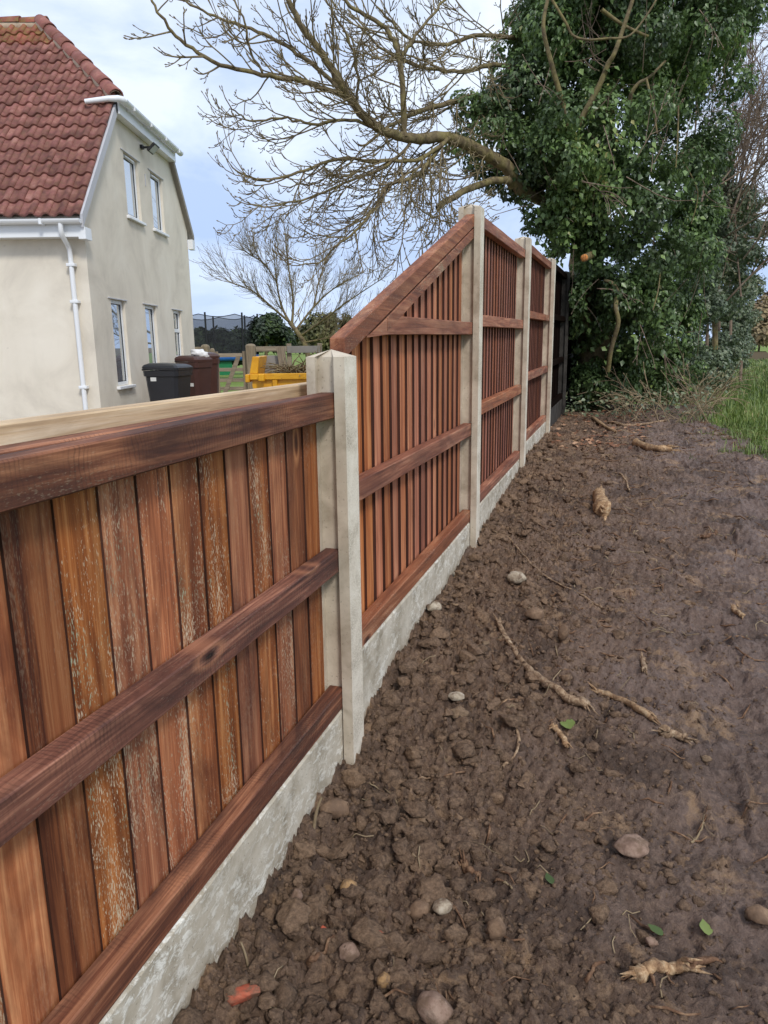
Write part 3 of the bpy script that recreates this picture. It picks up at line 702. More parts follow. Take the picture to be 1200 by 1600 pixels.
# local axes: x outwards from the gable wall (0 = gable face, house to -x), y along the gable (0 = front wall), z up
def hz(z): return z+1.30
GW, ZB, ZT, INS, RZ, RUN, ZB2, INS2, YR = 5.731, hz(1.768), hz(3.60), 1.492, hz(5.351), 1.551, hz(2.34), 1.024, 3.09
LEFT = -6.0
INSH, INSH2, ZH = INS+.187, INS2+.187, ZT+.2     # where the hip starts
WINS = [('window', 1.96, 2.68, hz(2.12), hz(3.10), 'up'), ('window', 3.36, 4.08, hz(2.12), hz(3.10), 'up'),
        ('window', 0.80, 1.42, hz(-0.585), hz(0.735), 'lo'), ('window', 2.45, 3.08, hz(-0.585), hz(0.735), 'lo'), ('window', 4.22, 4.78, hz(-0.22), hz(0.725), 'split')]
bm = bmesh.new()
kF = (ZT-ZB)/(INS+0.2); kB = (ZT-ZB2)/(INS2+0.15)
def topz(s):
    return min(ZB+kF*(s+0.2)-0.05, ZT-0.02, ZB2+kB*(GW+0.15-s)-0.05)
br = sorted(set([0, INS, GW-INS2, GW]+[v for w_ in WINS for v in w_[1:3]]+[i*0.3 for i in range(1, 19)]))
def quad(pts):
    bm.faces.new([bm.verts.new(p) for p in pts])
for a, b in zip(br, br[1:]):
    m_ = (a+b)/2
    cuts = sorted([(w_[3], w_[4]) for w_ in WINS if w_[1] <= m_ <= w_[2]])
    z = 0.0
    for c0, c1 in cuts:
        quad([(0, a, z), (0, b, z), (0, b, c0), (0, a, c0)]); z = c1
    quad([(0, a, z), (0, b, z), (0, b, topz(b)), (0, a, topz(a))])
for _, a, b, c0, c1, _k in WINS:      # reveals
    d = -0.10
    quad([(0, a, c0), (0, b, c0), (d, b, c0), (d, a, c0)]); quad([(0, a, c1), (d, a, c1), (d, b, c1), (0, b, c1)])
    quad([(0, a, c0), (d, a, c0), (d, a, c1), (0, a, c1)]); quad([(0, b, c0), (0, b, c1), (d, b, c1), (d, b, c0)])
quad([(LEFT, 0, 0), (0, 0, 0), (0, 0, topz(0)), (LEFT, 0, topz(0))])
quad([(0, GW, 0), (LEFT, GW, 0), (LEFT, GW, topz(GW)), (0, GW, topz(GW))])
quad([(LEFT, GW, 0), (LEFT, 0, 0), (LEFT, 0, topz(0)), (LEFT, GW, topz(GW))])
bmesh.ops.remove_doubles(bm, verts=bm.verts[:], dist=0.0005)
link('wall', bm_mesh('house_wall', bm, M['wall']), house)
for nm, a, b, c0, c1, kind in WINS:
    fr = 0.055; x0, x1 = -0.092, -0.045
    Lb = [(x0, x1, a+.002, a+fr, c0+.002, c1-.002), (x0, x1, b-fr, b-.002, c0+.002, c1-.002), (x0, x1-.001, a+fr, b-fr, c0+.002, c0+fr), (x0, x1-.001, a+fr, b-fr, c1-fr, c1-.002)]
    e = link('window', boxes_mesh('window_frame', Lb, M['upvc'], 0.004), house)
    splits = [(c0+fr, c1-fr)]
    if kind == 'split':
        zm = c0+0.58*(c1-c0); link('transom', box_mesh('transom', x0, x1+.006, a+fr, b-fr, zm-.035, zm+.035, M['upvc'], .004), e); splits = [(c0+fr, zm-.035), (zm+.035, c1-fr)]
    for p0, p1 in splits:
        link('pane', box_mesh('pane', -0.078, -0.068, a+fr-.004, b-fr+.004, p0-.004, p1+.004, M['glass']), e)
        link('seal', boxes_mesh('seal', [(-0.067, -0.060, a+fr, a+fr+.012, p0, p1), (-0.067, -0.060, b-fr-.012, b-fr, p0, p1), (-0.067, -0.0605, a+fr+.012, b-fr-.012, p0, p0+.012), (-0.067, -0.0605, a+fr+.012, b-fr-.012, p1-.012, p1)], M['dark_gap']), e)
    if kind == 'up': link('trickle_vent', box_mesh('trickle_vent', x1+.0005, x1+.022, a+.18, b-.12, c1-.048, c1-.016, M['upvc'], .004), e)
    link('sill', prism_mesh('sill', [(-0.098, c0-.004), (0.055, c0-.022), (0.055, c0-.055), (-0.098, c0-.055)], a-.07, b+.07, 1, M['upvc'], .004) if 0 else box_mesh('sill', -0.042, 0.055, a-.07, b+.07, c0-.05, c0-.004, M['upvc'], .006), e)
    link('lintel_drip', box_mesh('lintel_drip', -0.01, 0.018, a-.12, b+.10, c1+.004, c1+.022, M['verge'], .002), e)
# roof -------------------------------------------------------------
roof = link('roof', None, house) if 0 else None
sl_ang = math.atan(kF); cosF, sinF = math.cos(sl_ang), math.sin(sl_ang)
def fpt(o, u, h=0.0):                   # front slope: o across, u up the slope from the eave, h above the deck
    return Vector((o, -0.2+u*cosF-h*sinF, ZB+u*sinF+h*cosF))
UT = (INSH+0.2)/cosF; UR = (YR+0.2)/cosF
bm = bmesh.new()
OV = 0.06
def fc(pts): bm.faces.new([bm.verts.new(p) for p in pts])
zr = ZB+UR*sinF
th_ = 0.09
for dz in (0, -th_):
    fc([(LEFT, -0.2, ZB+dz), (OV, -0.2, ZB+dz), (OV, INSH, ZH+dz), (-RUN, YR, zr+dz), (LEFT, YR, zr+dz)])
    fc([(LEFT, YR, zr+dz), (-RUN, YR, zr+dz), (OV, GW-INSH2, ZH+dz), (OV, GW+.15, ZB2+dz), (LEFT, GW+.15, ZB2+dz)])
    fc([(OV, INSH, ZH+dz), (OV+.05, INSH+.0, ZH-.05+dz), (OV+.05, GW-INSH2, ZH-.05+dz), (OV, GW-INSH2, ZH+dz), (-RUN, YR, zr+dz)])
for a, b in (((LEFT, -0.2, ZB), (OV, -0.2, ZB)), ((OV, -0.2, ZB), (OV, INSH, ZH)), ((OV, INSH, ZH), (OV+.05, INSH, ZH-.05)), ((OV+.05, INSH, ZH-.05), (OV+.05, GW-INSH2, ZH-.05)), ((OV, GW-INSH2, ZH), (OV, GW+.15, ZB2)), ((OV, GW+.15, ZB2), (LEFT, GW+.15, ZB2))):
    fc([a, b, (b[0], b[1], b[2]-th_), (a[0], a[1], a[2]-th_)])
bmesh.ops.remove_doubles(bm, verts=bm.verts[:], dist=0.0005)
roof = link('roof', bm_mesh('roof_deck', bm, M['verge_tan']), house)
TW, TL, EX = 0.205, 0.36, UR/17.0
def tile_bm():
    b_ = bmesh.new(); nseg = 10; top, bot, top2, bot2 = [], [], [], []
    for i in range(nseg+1):
        t_ = i/nseg; x = (t_-0.5)*(TW+0.012)
        z = 0.052*(0.5+0.5*math.cos(2*math.pi*(t_-0.78)))**1.2
        top.append(b_.verts.new((x, 0, z+0.056))); bot.append(b_.verts.new((x, 0, z+0.030)))
        top2.append(b_.verts.new((x, TL, z+0.022))); bot2.append(b_.verts.new((x, TL, z+0.008)))
    for i in range(nseg):
        b_.faces.new((top[i], top[i+1], top2[i+1], top2[i])); b_.faces.new((bot[i], bot2[i], bot2[i+1], bot[i+1])); b_.faces.new((top[i], bot[i], bot[i+1], top[i+1]))
    for i in (0, nseg): b_.faces.new((top[i], top2[i], bot2[i], bot[i]))
    return b_
tm = bm_mesh('roof_tile', tile_bm(), M['tile']); tmm = bm_mesh('roof_tile_mossy', tile_bm(), M['tile_moss'])
for me_ in (tm, tmm):
    for p in me_.polygons: p.use_smooth = abs(p.normal.z) > 0.5
frot = Matrix(((1, 0, 0), (0, cosF, -sinF), (0, sinF, cosF)))
def hip_o(u): return OV if u <= UT else OV+(-RUN-OV)*(u-UT)/(UR-UT)
hipdir = (fpt(-RUN, UR)-fpt(OV, UT)).normalized(); hipn = Vector((1, 0, 0)); hipn = (hipn-hipdir*hipn.dot(hipdir)).normalized()
farbm = bmesh.new()
for r_ in range(17):
    u0 = -0.045+r_*EX
    for c_ in range(30):
        o_ = OV-0.10-c_*TW
        if o_ < LEFT: break
        lim = hip_o(u0+EX*0.5)
        if o_-TW*0.5 > hip_o(u0)-0.02: continue
        mat4 = Matrix.Translation(fpt(o_, u0)) @ frot.to_4x4()
        crosses = r_*EX+TL > UT and o_+TW*0.5 > hip_o(u0+TL)
        if o_ < -2.6:
            b_ = tile_bm(); b_.transform(mat4); me_ = bpy.data.meshes.new('t'); b_.to_mesh(me_); b_.free(); farbm.from_mesh(me_); bpy.data.meshes.remove(me_); continue
        src = tmm if r_ >= 15 else tm
        if crosses:
            b_ = tile_bm(); b_.transform(mat4)
            bmesh.ops.bisect_plane(b_, geom=b_.verts[:]+b_.edges[:]+b_.faces[:], plane_co=fpt(OV, UT), plane_no=hipn, clear_outer=True)
            if not b_.faces: b_.free(); continue
            b_.transform(mat4.inverted()); src = bm_mesh('roof_tile_cut', b_, M['tile_moss'] if r_ >= 15 else M['tile'])
        o = link('roof_tile', src, roof); o.matrix_local = mat4 @ Matrix.Rotation(random.uniform(-.012, .012), 4, 'Z') @ Matrix.Translation((0, random.uniform(-.006, .006), random.uniform(0, .004)))
if len(farbm.faces): tag(link('roof_tiles_beyond', bm_mesh('roof_tiles_beyond', farbm, M['tile']), roof), kind='stuff')
def half_round(name, r_, ln, mat):
    b_ = bmesh.new(); sg = 8; A, B, A2, B2 = [], [], [], []
    for i in range(sg+1):
        an = math.pi*i/sg; c, s_ = math.cos(an), math.sin(an)
        A.append(b_.verts.new((r_*c, 0, r_*s_))); B.append(b_.verts.new((r_*.86*c, ln, r_*.86*s_)))
        A2.append(b_.verts.new(((r_-.018)*c, 0, (r_-.018)*s_))); B2.append(b_.verts.new(((r_*.86-.018)*c, ln, (r_*.86-.018)*s_)))
    for i in range(sg):
        b_.faces.new((A[i], A[i+1], B[i+1], B[i])); b_.faces.new((A2[i], B2[i], B2[i+1], A2[i+1])); b_.faces.new((A[i], A2[i], A2[i+1], A[i+1])); b_.faces.new((B[i], B[i+1], B2[i+1], B2[i]))
    me_ = bm_mesh(name, b_, mat)
    for p in me_.polygons: p.use_smooth = True
    return me_
# hip ridge tiles, laid from the hip eave up to the ridge end
h0, h1 = fpt(OV+.02, UT-.06, 0.045), fpt(-RUN, UR, 0.055); dv = (h1-h0); nT = 8; stp = dv.length/nT
rme = half_round('ridge_tile', 0.128, stp+0.05, M['ridge'])
yv = dv.normalized(); xv = yv.cross(Vector((0, 0, 1))).normalized(); zv = xv.cross(yv)
for i in range(nT):
    o = link('ridge_tile', rme, roof)
    o.matrix_local = Matrix.Translation(h0+yv*(i*stp)+zv*(0.012*((i % 2)))) @ Matrix((xv, yv, zv)).transposed().to_4x4()
mb = MB(); P = [h0+yv*(t_*dv.length)-zv*0.015 for t_ in np.linspace(0.0, 1, 12)]; mb.tube([tuple(p) for p in P], 0.105, 10); link('mortar_bed', mb.mesh('mortar_bed', M['mortar']), roof)
rm2 = half_round('top_ridge_tile', 0.125, 0.46, M['tile_moss'])
for i in range(10):
    o = link('ridge_tile', rm2, roof); o.matrix_local = Matrix.Translation((-RUN+.10-i*0.45, YR, zr+.035+0.008*(i % 2))) @ Matrix.Rotation(R(90), 4, 'Z')
mb = MB(); mb.tube([(-RUN+.05, YR, zr+.02), (LEFT, YR, zr+.02)], 0.105, 10); link('mortar_bed', mb.mesh('mortar_bed', M['mortar']), roof)
# verges, fascias, gutters
def slab_along(name, p, q, wx, dz, mat, parent):
    p, q = Vector(p), Vector(q); b_ = bmesh.new(); A = [b_.verts.new(p+Vector(v)) for v in ((0, 0, 0), (wx, 0, 0), (wx, 0, dz), (0, 0, dz))]; B = [b_.verts.new(q+Vector(v)) for v in ((0, 0, 0), (wx, 0, 0), (wx, 0, dz), (0, 0, dz))]
    b_.faces.new(A); b_.faces.new(B[::-1])
    for i in range(4): b_.faces.new((A[i], A[(i+1) % 4], B[(i+1) % 4], B[i]))
    return link(name, bm_mesh(name, b_, mat), parent)
slab_along('verge_strip', (OV+.004, -0.26, ZB-.15), (OV+.004, INSH+.02, ZH-.12), 0.035, 0.17, M['verge'], roof)
slab_along('verge_strip', (OV+.004, GW+.2, ZB2-.14), (OV+.004, GW-INSH2-.02, ZH-.12), 0.035, 0.14, M['verge_tan'], roof)
link('fascia', box_mesh('fascia', LEFT, OV+.03, -0.225, -0.203, ZB-.27, ZB-.045, M['upvc'], .003), roof)
link('soffit', box_mesh('soffit', LEFT, OV+.028, -0.2025, -0.003, ZB-.265, ZB-.245, M['upvc']), roof)
link('verge_box', box_mesh('verge_box', 0.003, OV+.045, -0.228, -0.002, ZB-.30, ZB-.14, M['upvc'], .003), roof)
link('verge_box', box_mesh('verge_box', 0.003, OV+.045, GW+.002, GW+.2, ZB2-.30, ZB2-.10, M['upvc'], .003), roof)
def gutter(name, p, q, parent, r_=0.062):
    p, q = np.array(p, float), np.array(q, float); b_ = bmesh.new(); t_ = (q-p)/np.linalg.norm(q-p); s_ = np.cross(t_, [0, 0, 1]); s_ /= np.linalg.norm(s_)
    rows = []
    for base in (p, q):
        o_, i_ = [], []
        for k in range(9):
            an = math.pi+math.pi*k/8; dvec = s_*math.cos(an)+np.array([0, 0, 1])*math.sin(an); o_.append(b_.verts.new(base+dvec*r_)); i_.append(b_.verts.new(base+dvec*(r_-.006)))
        rows.append((o_, i_))
    (o1, i1), (o2, i2) = rows
    for k in range(8):
        b_.faces.new((o1[k], o1[k+1], o2[k+1], o2[k])); b_.faces.new((i1[k], i2[k], i2[k+1], i1[k+1])); b_.faces.new((o1[k], i1[k], i1[k+1], o1[k+1])); b_.faces.new((o2[k], o2[k+1], i2[k+1], i2[k]))
    b_.faces.new(o1); b_.faces.new(o2)
    b_.faces.new((o1[0], o2[0], i2[0], i1[0])); b_.faces.new((o1[8], i1[8], i2[8], o2[8]))
    me_ = bm_mesh(name, b_, M['upvc']); return link(name, me_, parent)
gt = gutter('gutter', (LEFT, -0.295, ZB-.05), (OV+.02, -0.295, ZB-.05), roof)
for o_ in (-0.45, -1.25, -2.05): link('gutter_bracket', box_mesh('gutter_bracket', o_-.02, o_+.02, -0.365, -0.222, ZB-.125, ZB-.047, M['upvc'], .006), gt)
# hip eave: box soffit, fascia, gutter with brackets and the spout laid over the tiles
hx = OV+.075
link('fascia', box_mesh('hip_fascia', hx-.02, hx+.004, INS+.04, GW-INS2-.02, ZT-.07, ZT+.18, M['upvc'], .003), roof)
link('soffit', box_mesh('hip_soffit', 0.003, hx-.0205, INS+.04, GW-INS2-.02, ZT-.065, ZT-.035, M['upvc']), roof)
link('soffit_return', box_mesh('hip_return', 0.003, hx-.021, INS+.02, INS+.039, ZT-.06, ZT+.10, M['lamp_black']), roof)
g3 = gutter('gutter', (hx+.075, INS+.05, ZT+.13), (hx+.075, GW-INS2+.10, ZT+.13), roof, 0.062)
for y in np.linspace(INS+.4, GW-INS2-.2, 4): link('gutter_bracket', box_mesh('gutter_bracket', hx+.0045, hx+.142, y-.02, y+.02, ZT+.06, ZT+.134, M['upvc'], .006), g3)
mb = MB(); mb.tube([(hx+.075, INS+.12, ZT+.115), (hx+.075, INS+.02, ZT+.115), (hx+.03, INS-.05, ZT+.115), (hx-.10, INS-.10, ZT+.10), (hx-.45, INS-.13, ZT+.055)], [0.05, 0.052, 0.046, 0.042, 0.036], 10); link('spout', mb.mesh('spout', M['upvc']), g3)
# downpipe
dp = MB(); dx = -0.20
dp.tube([(dx, -0.295, ZB-.10), (dx, -0.295, ZB-.20), (dx, -0.27, ZB-.26), (dx, -0.12, ZB-.36), (dx, -0.07, ZB-.42), (dx, -0.065, ZB-.55), (dx, -0.065, 0.02)], 0.034, 12)
dpo = link('downpipe', dp.mesh('downpipe', M['upvc']), roof)
for z in (ZB-.62, 1.95, 0.75): link('pipe_clip', box_mesh('pipe_clip', dx-.06, dx+.06, -0.105, -0.002, z-.022, z+.022, M['upvc'], .006), dpo)
# flood light
fl = empty('flood_light', (0, 0, 0)); C.objects.unlink(fl); bpy.data.objects.remove(fl)
lp = link('flood_light', boxes_mesh('flood_light_bracket', [(0.0, 0.05, 2.88, 2.98, hz(3.36), hz(3.42)), (0.05, 0.16, 2.91, 2.95, hz(3.37), hz(3.40))], M['lamp_black'], .003), house)
o = link('lamp_head', box_mesh('lamp_head', -.02, .02, -.14, .14, -.09, .09, M['lamp_black'], .006), lp, (0.21, 2.95, hz(3.37)), (0, R(48), 0))
link('lamp_glass', box_mesh('lamp_glass', .0205, .026, -.115, .115, -.068, .068, M['lamp_glass']), o)
link('wall_vent', boxes_mesh('wall_vent', [(0.0015, 0.012, 3.02, 3.05, hz(2.78), hz(2.98))], M['verge']), house)

# ------------------------------------------------------------------ garden things (frames turned to the camera heading)
def gpos(px, D): p = at(px, 560, D); return (p[0], p[1], GARDEN)
def lat(px, D): return float((at(px, 560, D)-CAM) @ HR)
def zat(px, py, D): return float(at(px, py, D)[2]-GARDEN)
def wheelie(px0, px1, D, top_py, mat, label, rot, sticker, k_=.78):
    pc = (px0+px1)/2; e = empty('wheelie_bin', gpos(pc, D), YAW+rot, label, 'bin', 'wheelie bins beside the house')
    h = zat(pc, top_py, D); wT, dT = 0.34*k_, 0.38*k_; wB, dB = 0.27*k_, 0.29*k_; hb = h-0.10
    bm = bmesh.new(); lv = [(0.04, 0.94), (0.06, 1.0), (hb-.10, None), (hb-.095, None), (hb, None)]
    rows = []
    for i, t_ in enumerate((0.02, 0.35, 0.7, 0.90, 0.905, 1.0)):
        a = dB+(dT-dB)*t_+(0.018 if i >= 4 else 0); b = wB+(wT-wB)*t_+(0.018 if i >= 4 else 0); z = 0.05+(hb-.05)*t_; ch = 0.05
        rows.append([bm.verts.new((x, y, z)) for x, y in ((-a+ch, -b), (a-ch, -b), (a, -b+ch), (a, b-ch), (a-ch, b), (-a+ch, b), (-a, b-ch), (-a, -b+ch))])
    bm.faces.new(rows[0][::-1]); bm.faces.new(rows[-1])
    for A, B in zip(rows, rows[1:]):
        for i in range(8): bm.faces.new((A[i], A[(i+1) % 8], B[(i+1) % 8], B[i]))
    link('body', bm_mesh('bin_body', bm, mat), e)
    bm = bmesh.new(); rows = []
    for z, k in ((hb+.004, 1.06), (hb+.045, 1.08), (hb+.075, 1.0), (hb+.10, 0.80)):
        a, b = dT*k, wT*k; rows.append([bm.verts.new((x, y, z+(0.02*(x < 0)))) for x, y in ((-a, -b+.04), (-a+.04, -b), (a-.04, -b), (a, -b+.04), (a, b-.04), (a-.04, b), (-a+.04, b), (-a, b-.04))])
    bm.faces.new(rows[0][::-1]); bm.faces.new(rows[-1])
    for A, B in zip(rows, rows[1:]):
        for i in range(8): bm.faces.new((A[i], A[(i+1) % 8], B[(i+1) % 8], B[i]))
    lid = link('lid', bm_mesh('bin_lid', bm, mat), e)
    mb = MB(); mb.tube([(-dT-.05, -wT*.7, hb+.02), (-dT-.05, wT*.7, hb+.02)], .018, 8); link('handle', mb.mesh('handle', mat), lid)
    for s_ in (-1, 1):
        mb = MB(); mb.tube([(-dB-.02, s_*(wB+.03)-.025, .10), (-dB-.02, s_*(wB+.03)+.025, .10)], .10, 14); mb.tube([(-dB-.02, s_*(wB+.03)-.026, .10), (-dB-.02, s_*(wB+.03)-.0255, .10)], [.10, .001], 14); link('wheel', mb.mesh('wheel', M['rubber']), e)
    if sticker:
        sx, sz = sticker; zz = hb*sz; b = wB+(wT-wB)*sz
        link('sticker', box_mesh('sticker', sx-.05, sx+.05, -b-.008, -b-.004, zz-.03, zz+.03, M['sticker']), e)
    return e
wheelie(232, 290, 12.3, 569, M['bin_black'], 'black wheelie bin with white sticker standing against the house wall', R(-14), (-0.12, 0.86))
wheelie(285, 320, 13.7, 557, M['bin_brown'], 'brown wheelie bin just behind the black bin', R(-28), (0.1, 0.62), .66)
wheelie(306, 336, 14.9, 552, M['bin_brown'], 'farther brown wheelie bin beside the gate post', R(-62), None, .62)
# white rubbish bag on the brown lid
V, Fq = ICO3; q = V*np.array([0.16, 0.10, 0.075])*(1+0.18*np.sin(V[:, :1]*7+V[:, 1:2]*5)*np.cos(V[:, 2:3]*6)+0.06*rng.standard_normal((len(V), 1)))
p = at(312, 556, 13.7); tag(link('rubbish_bag', fastmesh('rubbish_bag', q, Fq, True, M['bag']), None, (p[0], p[1], GARDEN+zat(312, 557, 13.7)+0.05), (0, 0.25, YAW)), 'crumpled white plastic bag lying on the brown bin lid', 'bag')

GD = 18.0
def gfence(name, label, cat, pc, D): return empty(name, gpos(pc, D), YAW, label, cat)
def lx(px, pc, D): return lat(px, D)-lat(pc, D)
# timber gate
e = gfence('timber_gate', 'weathered grey timber gate with diagonal brace beyond the bins', 'gate', 360, GD)
xa, xb = lx(336, 360, GD), lx(385, 360, GD)
for py, hgt in ((553, .09), (575.5, .085), (592, .08), (605, .08), (617, .08)):
    z = zat(360, py, GD); link('bar', box_mesh('bar', xa, xb, -.02, .02, z-hgt/2-.03, z+hgt/2-.03, M['gate_wood'], .004), e)
for x in (xa, xb-.09): link('stile', box_mesh('stile', x, x+.09, -.045, -.021, .08, zat(360, 549, GD), M['post_wood'], .004), e)
zt = zat(360, 553, GD)
link('brace', prism_mesh('brace', [(xa+.10, .12), (xa+.21, .12), (xb-.12, zt-.05), (xb-.23, zt-.05)], -.046, -.022, 1, M['gate_wood'], .003), e)
def wpost(px0, px1, top, D, label, dome=0.05, name='gate_post'):
    pc = (px0+px1)/2; hw = (lat(px1, D)-lat(px0, D))/2; h = zat(pc, top, D)
    e = empty(name, gpos(pc, D), YAW, label, 'post')
    bm = bmesh.new(); rows = []
    for z, k in ((-.1, 1.0), (h*.5, .99), (h-dome, .97), (h-dome*.3, .75), (h, .3)):
        rows.append([bm.verts.new((hw*k*x, hw*k*y, z)) for x, y in ((-1, -.8), (-.8, -1), (.8, -1), (1, -.8), (1, .8), (.8, 1), (-.8, 1), (-1, .8))])
    bm.faces.new(rows[0][::-1]); bm.faces.new(rows[-1])
    for A, B in zip(rows, rows[1:]):
        for i in range(8): bm.faces.new((A[i], A[(i+1) % 8], B[(i+1) % 8], B[i]))
    link('shaft', bm_mesh('post', bm, M['post_wood']), e); return e
wpost(385, 400, 537, GD-.05, 'thick square timber gate post at the right of the gate')
wpost(316, 328, 538, GD-.3, 'round topped timber post left of the gate above the brown bin')
wpost(329, 336, 544, GD-.1, 'slim timber gate post where the gate hangs')
e = gfence('garden_fence', 'short timber fence rail between house corner and round topped post', 'fence', 306, GD-.3)
z = zat(306, 542, GD-.3); link('rail', box_mesh('rail', lx(297, 306, GD), lx(316, 306, GD), -.03, .03, z-.10, z, M['gate_wood'], .004), e)
link('fence_post', box_mesh('fence_post', lx(292, 306, GD), lx(297, 306, GD), -.05, .05, -.1, z+.03, M['post_wood'], .006), e)
e = gfence('garden_fence', 'weathered post and rail fence right of the gate behind the yellow skip', 'fence', 440, GD)
z1, z2 = zat(440, 541, GD), zat(440, 549, GD)
link('rail', box_mesh('rail', lx(400.5, 440, GD), lx(449, 440, GD), -.03, .03, z2, z1, M['gate_wood'], .004), e)
link('rail', box_mesh('rail', lx(449.5, 440, GD), lx(500, 440, GD), -.05, -.01, z2-.04, z1, M['grey_sheet'], .004), e)
link('rail', box_mesh('rail', lx(400.5, 440, GD), lx(500, 440, GD), -.03, .03, z2-.55, z1-.55, M['gate_wood'], .004), e)
link('fence_post', box_mesh('fence_post', lx(448, 440, GD), lx(455, 440, GD), .031, .15, -.1, z1+.06, M['post_wood'], .006), e)
link('fence_post', box_mesh('fence_post', lx(496, 440, GD), lx(503, 440, GD), .031, .15, -.1, z1+.06, M['post_wood'], .006), e)

# skip
SD = 13.2
e = empty('skip', gpos(445, SD), YAW, 'yellow builder\'s skip with raised left end behind the short concrete post', 'skip')
def sx(px): return lat(px, SD)-lat(445, SD)
zr_ = zat(445, 583, SD-.7); x0, x1 = sx(404), sx(404)+2.3; xb0, xb1 = x0+.42, x1-.42; dn, df = -.75, .75
link('bottom', box_mesh('skip_floor', xb0, xb1, dn+.02, df-.02, 0.02, .06, M['skip']), e)
for y0, y1 in ((dn, dn+.03), (df-.03, df)): link('side_plate', prism_mesh('side_plate', [(xb0, .02), (xb1, .02), (x1, zr_-.22), (x1, zr_-.05), (x0, zr_-.05), (x0, zr_-.22)], y0, y1, 1, M['skip']), e)
link('rim', boxes_mesh('rim', [(x0-.03, x1+.03, dn-.07, dn-.001, zr_-.10, zr_), (x0-.03, x1+.03, df+.001, df+.07, zr_-.10, zr_)], M['skip'], .01), e)
for x in (x0+.38, x0+1.1, x0+1.8): link('side_rib', box_mesh('side_rib', x-.04, x+.04, dn-.06, dn-.001, .15, zr_-.102, M['skip'], .008), e)
zE = zat(403, 557, SD)
link('end_plate', prism_mesh('end_plate', [(xb0-.02, .03), (xb0+.01, .03), (x0+.03, zr_-.2), (x0+.10, zE), (x0+.06, zE+.01), (x0-.01, zr_-.2)], dn+.032, df-.032, 1, M['skip']), e)
link('end_plate', prism_mesh('end_plate', [(xb1+.02, .03), (xb1-.01, .03), (x1-.03, zr_-.05), (x1, zr_-.05)], dn+.032, df-.032, 1, M['skip']), e)
link('end_lip', boxes_mesh('end_lip', [(x0-.10, x0-.031, dn-.09, df+.09, zr_-.14, zr_-.01)], M['skip'], .01), e)
link('corner_brace', prism_mesh('corner_brace', [(x0-.03, zr_+.002), (x0+.10, zr_+.002), (x0+.14, zE), (x0+.03, zE+.01)], dn-.05, dn+.0315, 1, M['skip'], .006), e)
link('lifting_lug', boxes_mesh('lifting_lug', [(x0+.12, x0+.22, dn-.13, dn-.0705, zr_-.12, zr_-.01)], M['skip'], .01), e)
# rubbish in the skip
pb = gpos(422, SD+.25)
tag(link('grey_board', box_mesh('grey_board', -.18, .18, -.02, .02, 0, .40, M['grey_sheet'], .004), None, (pb[0]+.0, pb[1], GARDEN+zat(422, 578, SD+.25)-.14), (R(-14), R(1), YAW)), 'grey sheet board standing inside the yellow skip', 'board')
pb = gpos(446, SD+.1)
tag(link('leaning_plank', box_mesh('leaning_plank', -.07, .07, -.03, .03, 0, .70, M['post_wood'], .004), None, (pb[0], pb[1], GARDEN+zat(446, 577, SD)-.30), (R(-10), R(-8), YAW)), 'grey broken plank sticking up out of the yellow skip', 'plank')
mb = MB()
for i in range(240):
    p0 = np.array([rng.uniform(sx(440), sx(500)), rng.uniform(-.5, .5), zr_-.12+rng.uniform(0, .16)]); d = rng.standard_normal(3)*np.array([1, .7, .28]); d /= np.linalg.norm(d)
    ln = rng.uniform(.2, .6); k = p0+d*ln*.5+np.array([0, 0, .05]); mb.tube([p0, k, p0+d*ln-np.array([0, 0, .02])], [.012, .01, .005], 4)
o = link('brushwood_pile', mb.mesh('brushwood_pile', M['twig']), None, gpos(445, SD), (0, 0, YAW)); tag(o, 'heap of cut brushwood filling the yellow skip', 'brushwood')
# blue tarp and barrel clutter behind
# trampoline
TD = 30.0; tc_ = at(330, 545, TD); tr = empty('trampoline', (tc_[0], tc_[1], GARDEN), YAW, 'round garden trampoline with tall black safety net beyond the gate', 'trampoline')
tr_r = 1.75; zN = zat(349, 493, TD); zM = zat(349, 556, TD)
an = np.linspace(0, 2*np.pi, 49)[:-1]; sag = 0.10*np.abs(np.sin(an*4))
P0 = np.stack([np.cos(an)*tr_r, np.sin(an)*tr_r, np.full(48, zM)], -1); P1 = np.stack([np.cos(an)*tr_r, np.sin(an)*tr_r, zN-sag], -1)
idx = np.arange(48); Fq = np.stack([idx, (idx+1) % 48, (idx+1) % 48+48, idx+48], -1)
link('net', fastmesh('net', np.concatenate([P0, P1]), Fq, True, M['net']), tr)
mb = MB(); mb.tube(np.concatenate([P1, P1[:1]]), .015, 5); link('net_hem', mb.mesh('net_hem', M['foam']), tr)
mb = MB(); ring = np.stack([np.cos(an)*tr_r*1.0, np.sin(an)*tr_r, np.full(48, zM-.05)], -1); mb.tube(np.concatenate([ring, ring[:1]]), .13, 8); link('edge_pad', mb.mesh('edge_pad', M['tramp_blue']), tr)
for k in range(8):
    a = k*math.pi/4+.14; c, s_ = math.cos(a)*(tr_r+.07), math.sin(a)*(tr_r+.07)
    mb = MB(); mb.tube([(c, s_, zM-.1), (c*1.02, s_*1.02, zN+.06)], .035, 8); link('pole', mb.mesh('pole', M['foam']), tr)
    mb = MB(); mb.tube([(c, s_, 0), (c, s_, zM-.15)], .03, 8); link('leg', mb.mesh('leg', M['tramp_metal']), tr)
bm = bmesh.new(); A = [bm.verts.new((math.cos(t_)*tr_r*.99, math.sin(t_)*tr_r*.99, zM-.16)) for t_ in an]; bm.faces.new(A); link('mat', bm_mesh('mat', bm, M['foam']), tr)
a2 = np.linspace(-1.75, -0.9, 14); mbv = [(math.cos(t_)*tr_r*.97, math.sin(t_)*tr_r*.97, z) for z in (.25, zM-.2) for t_ in a2]
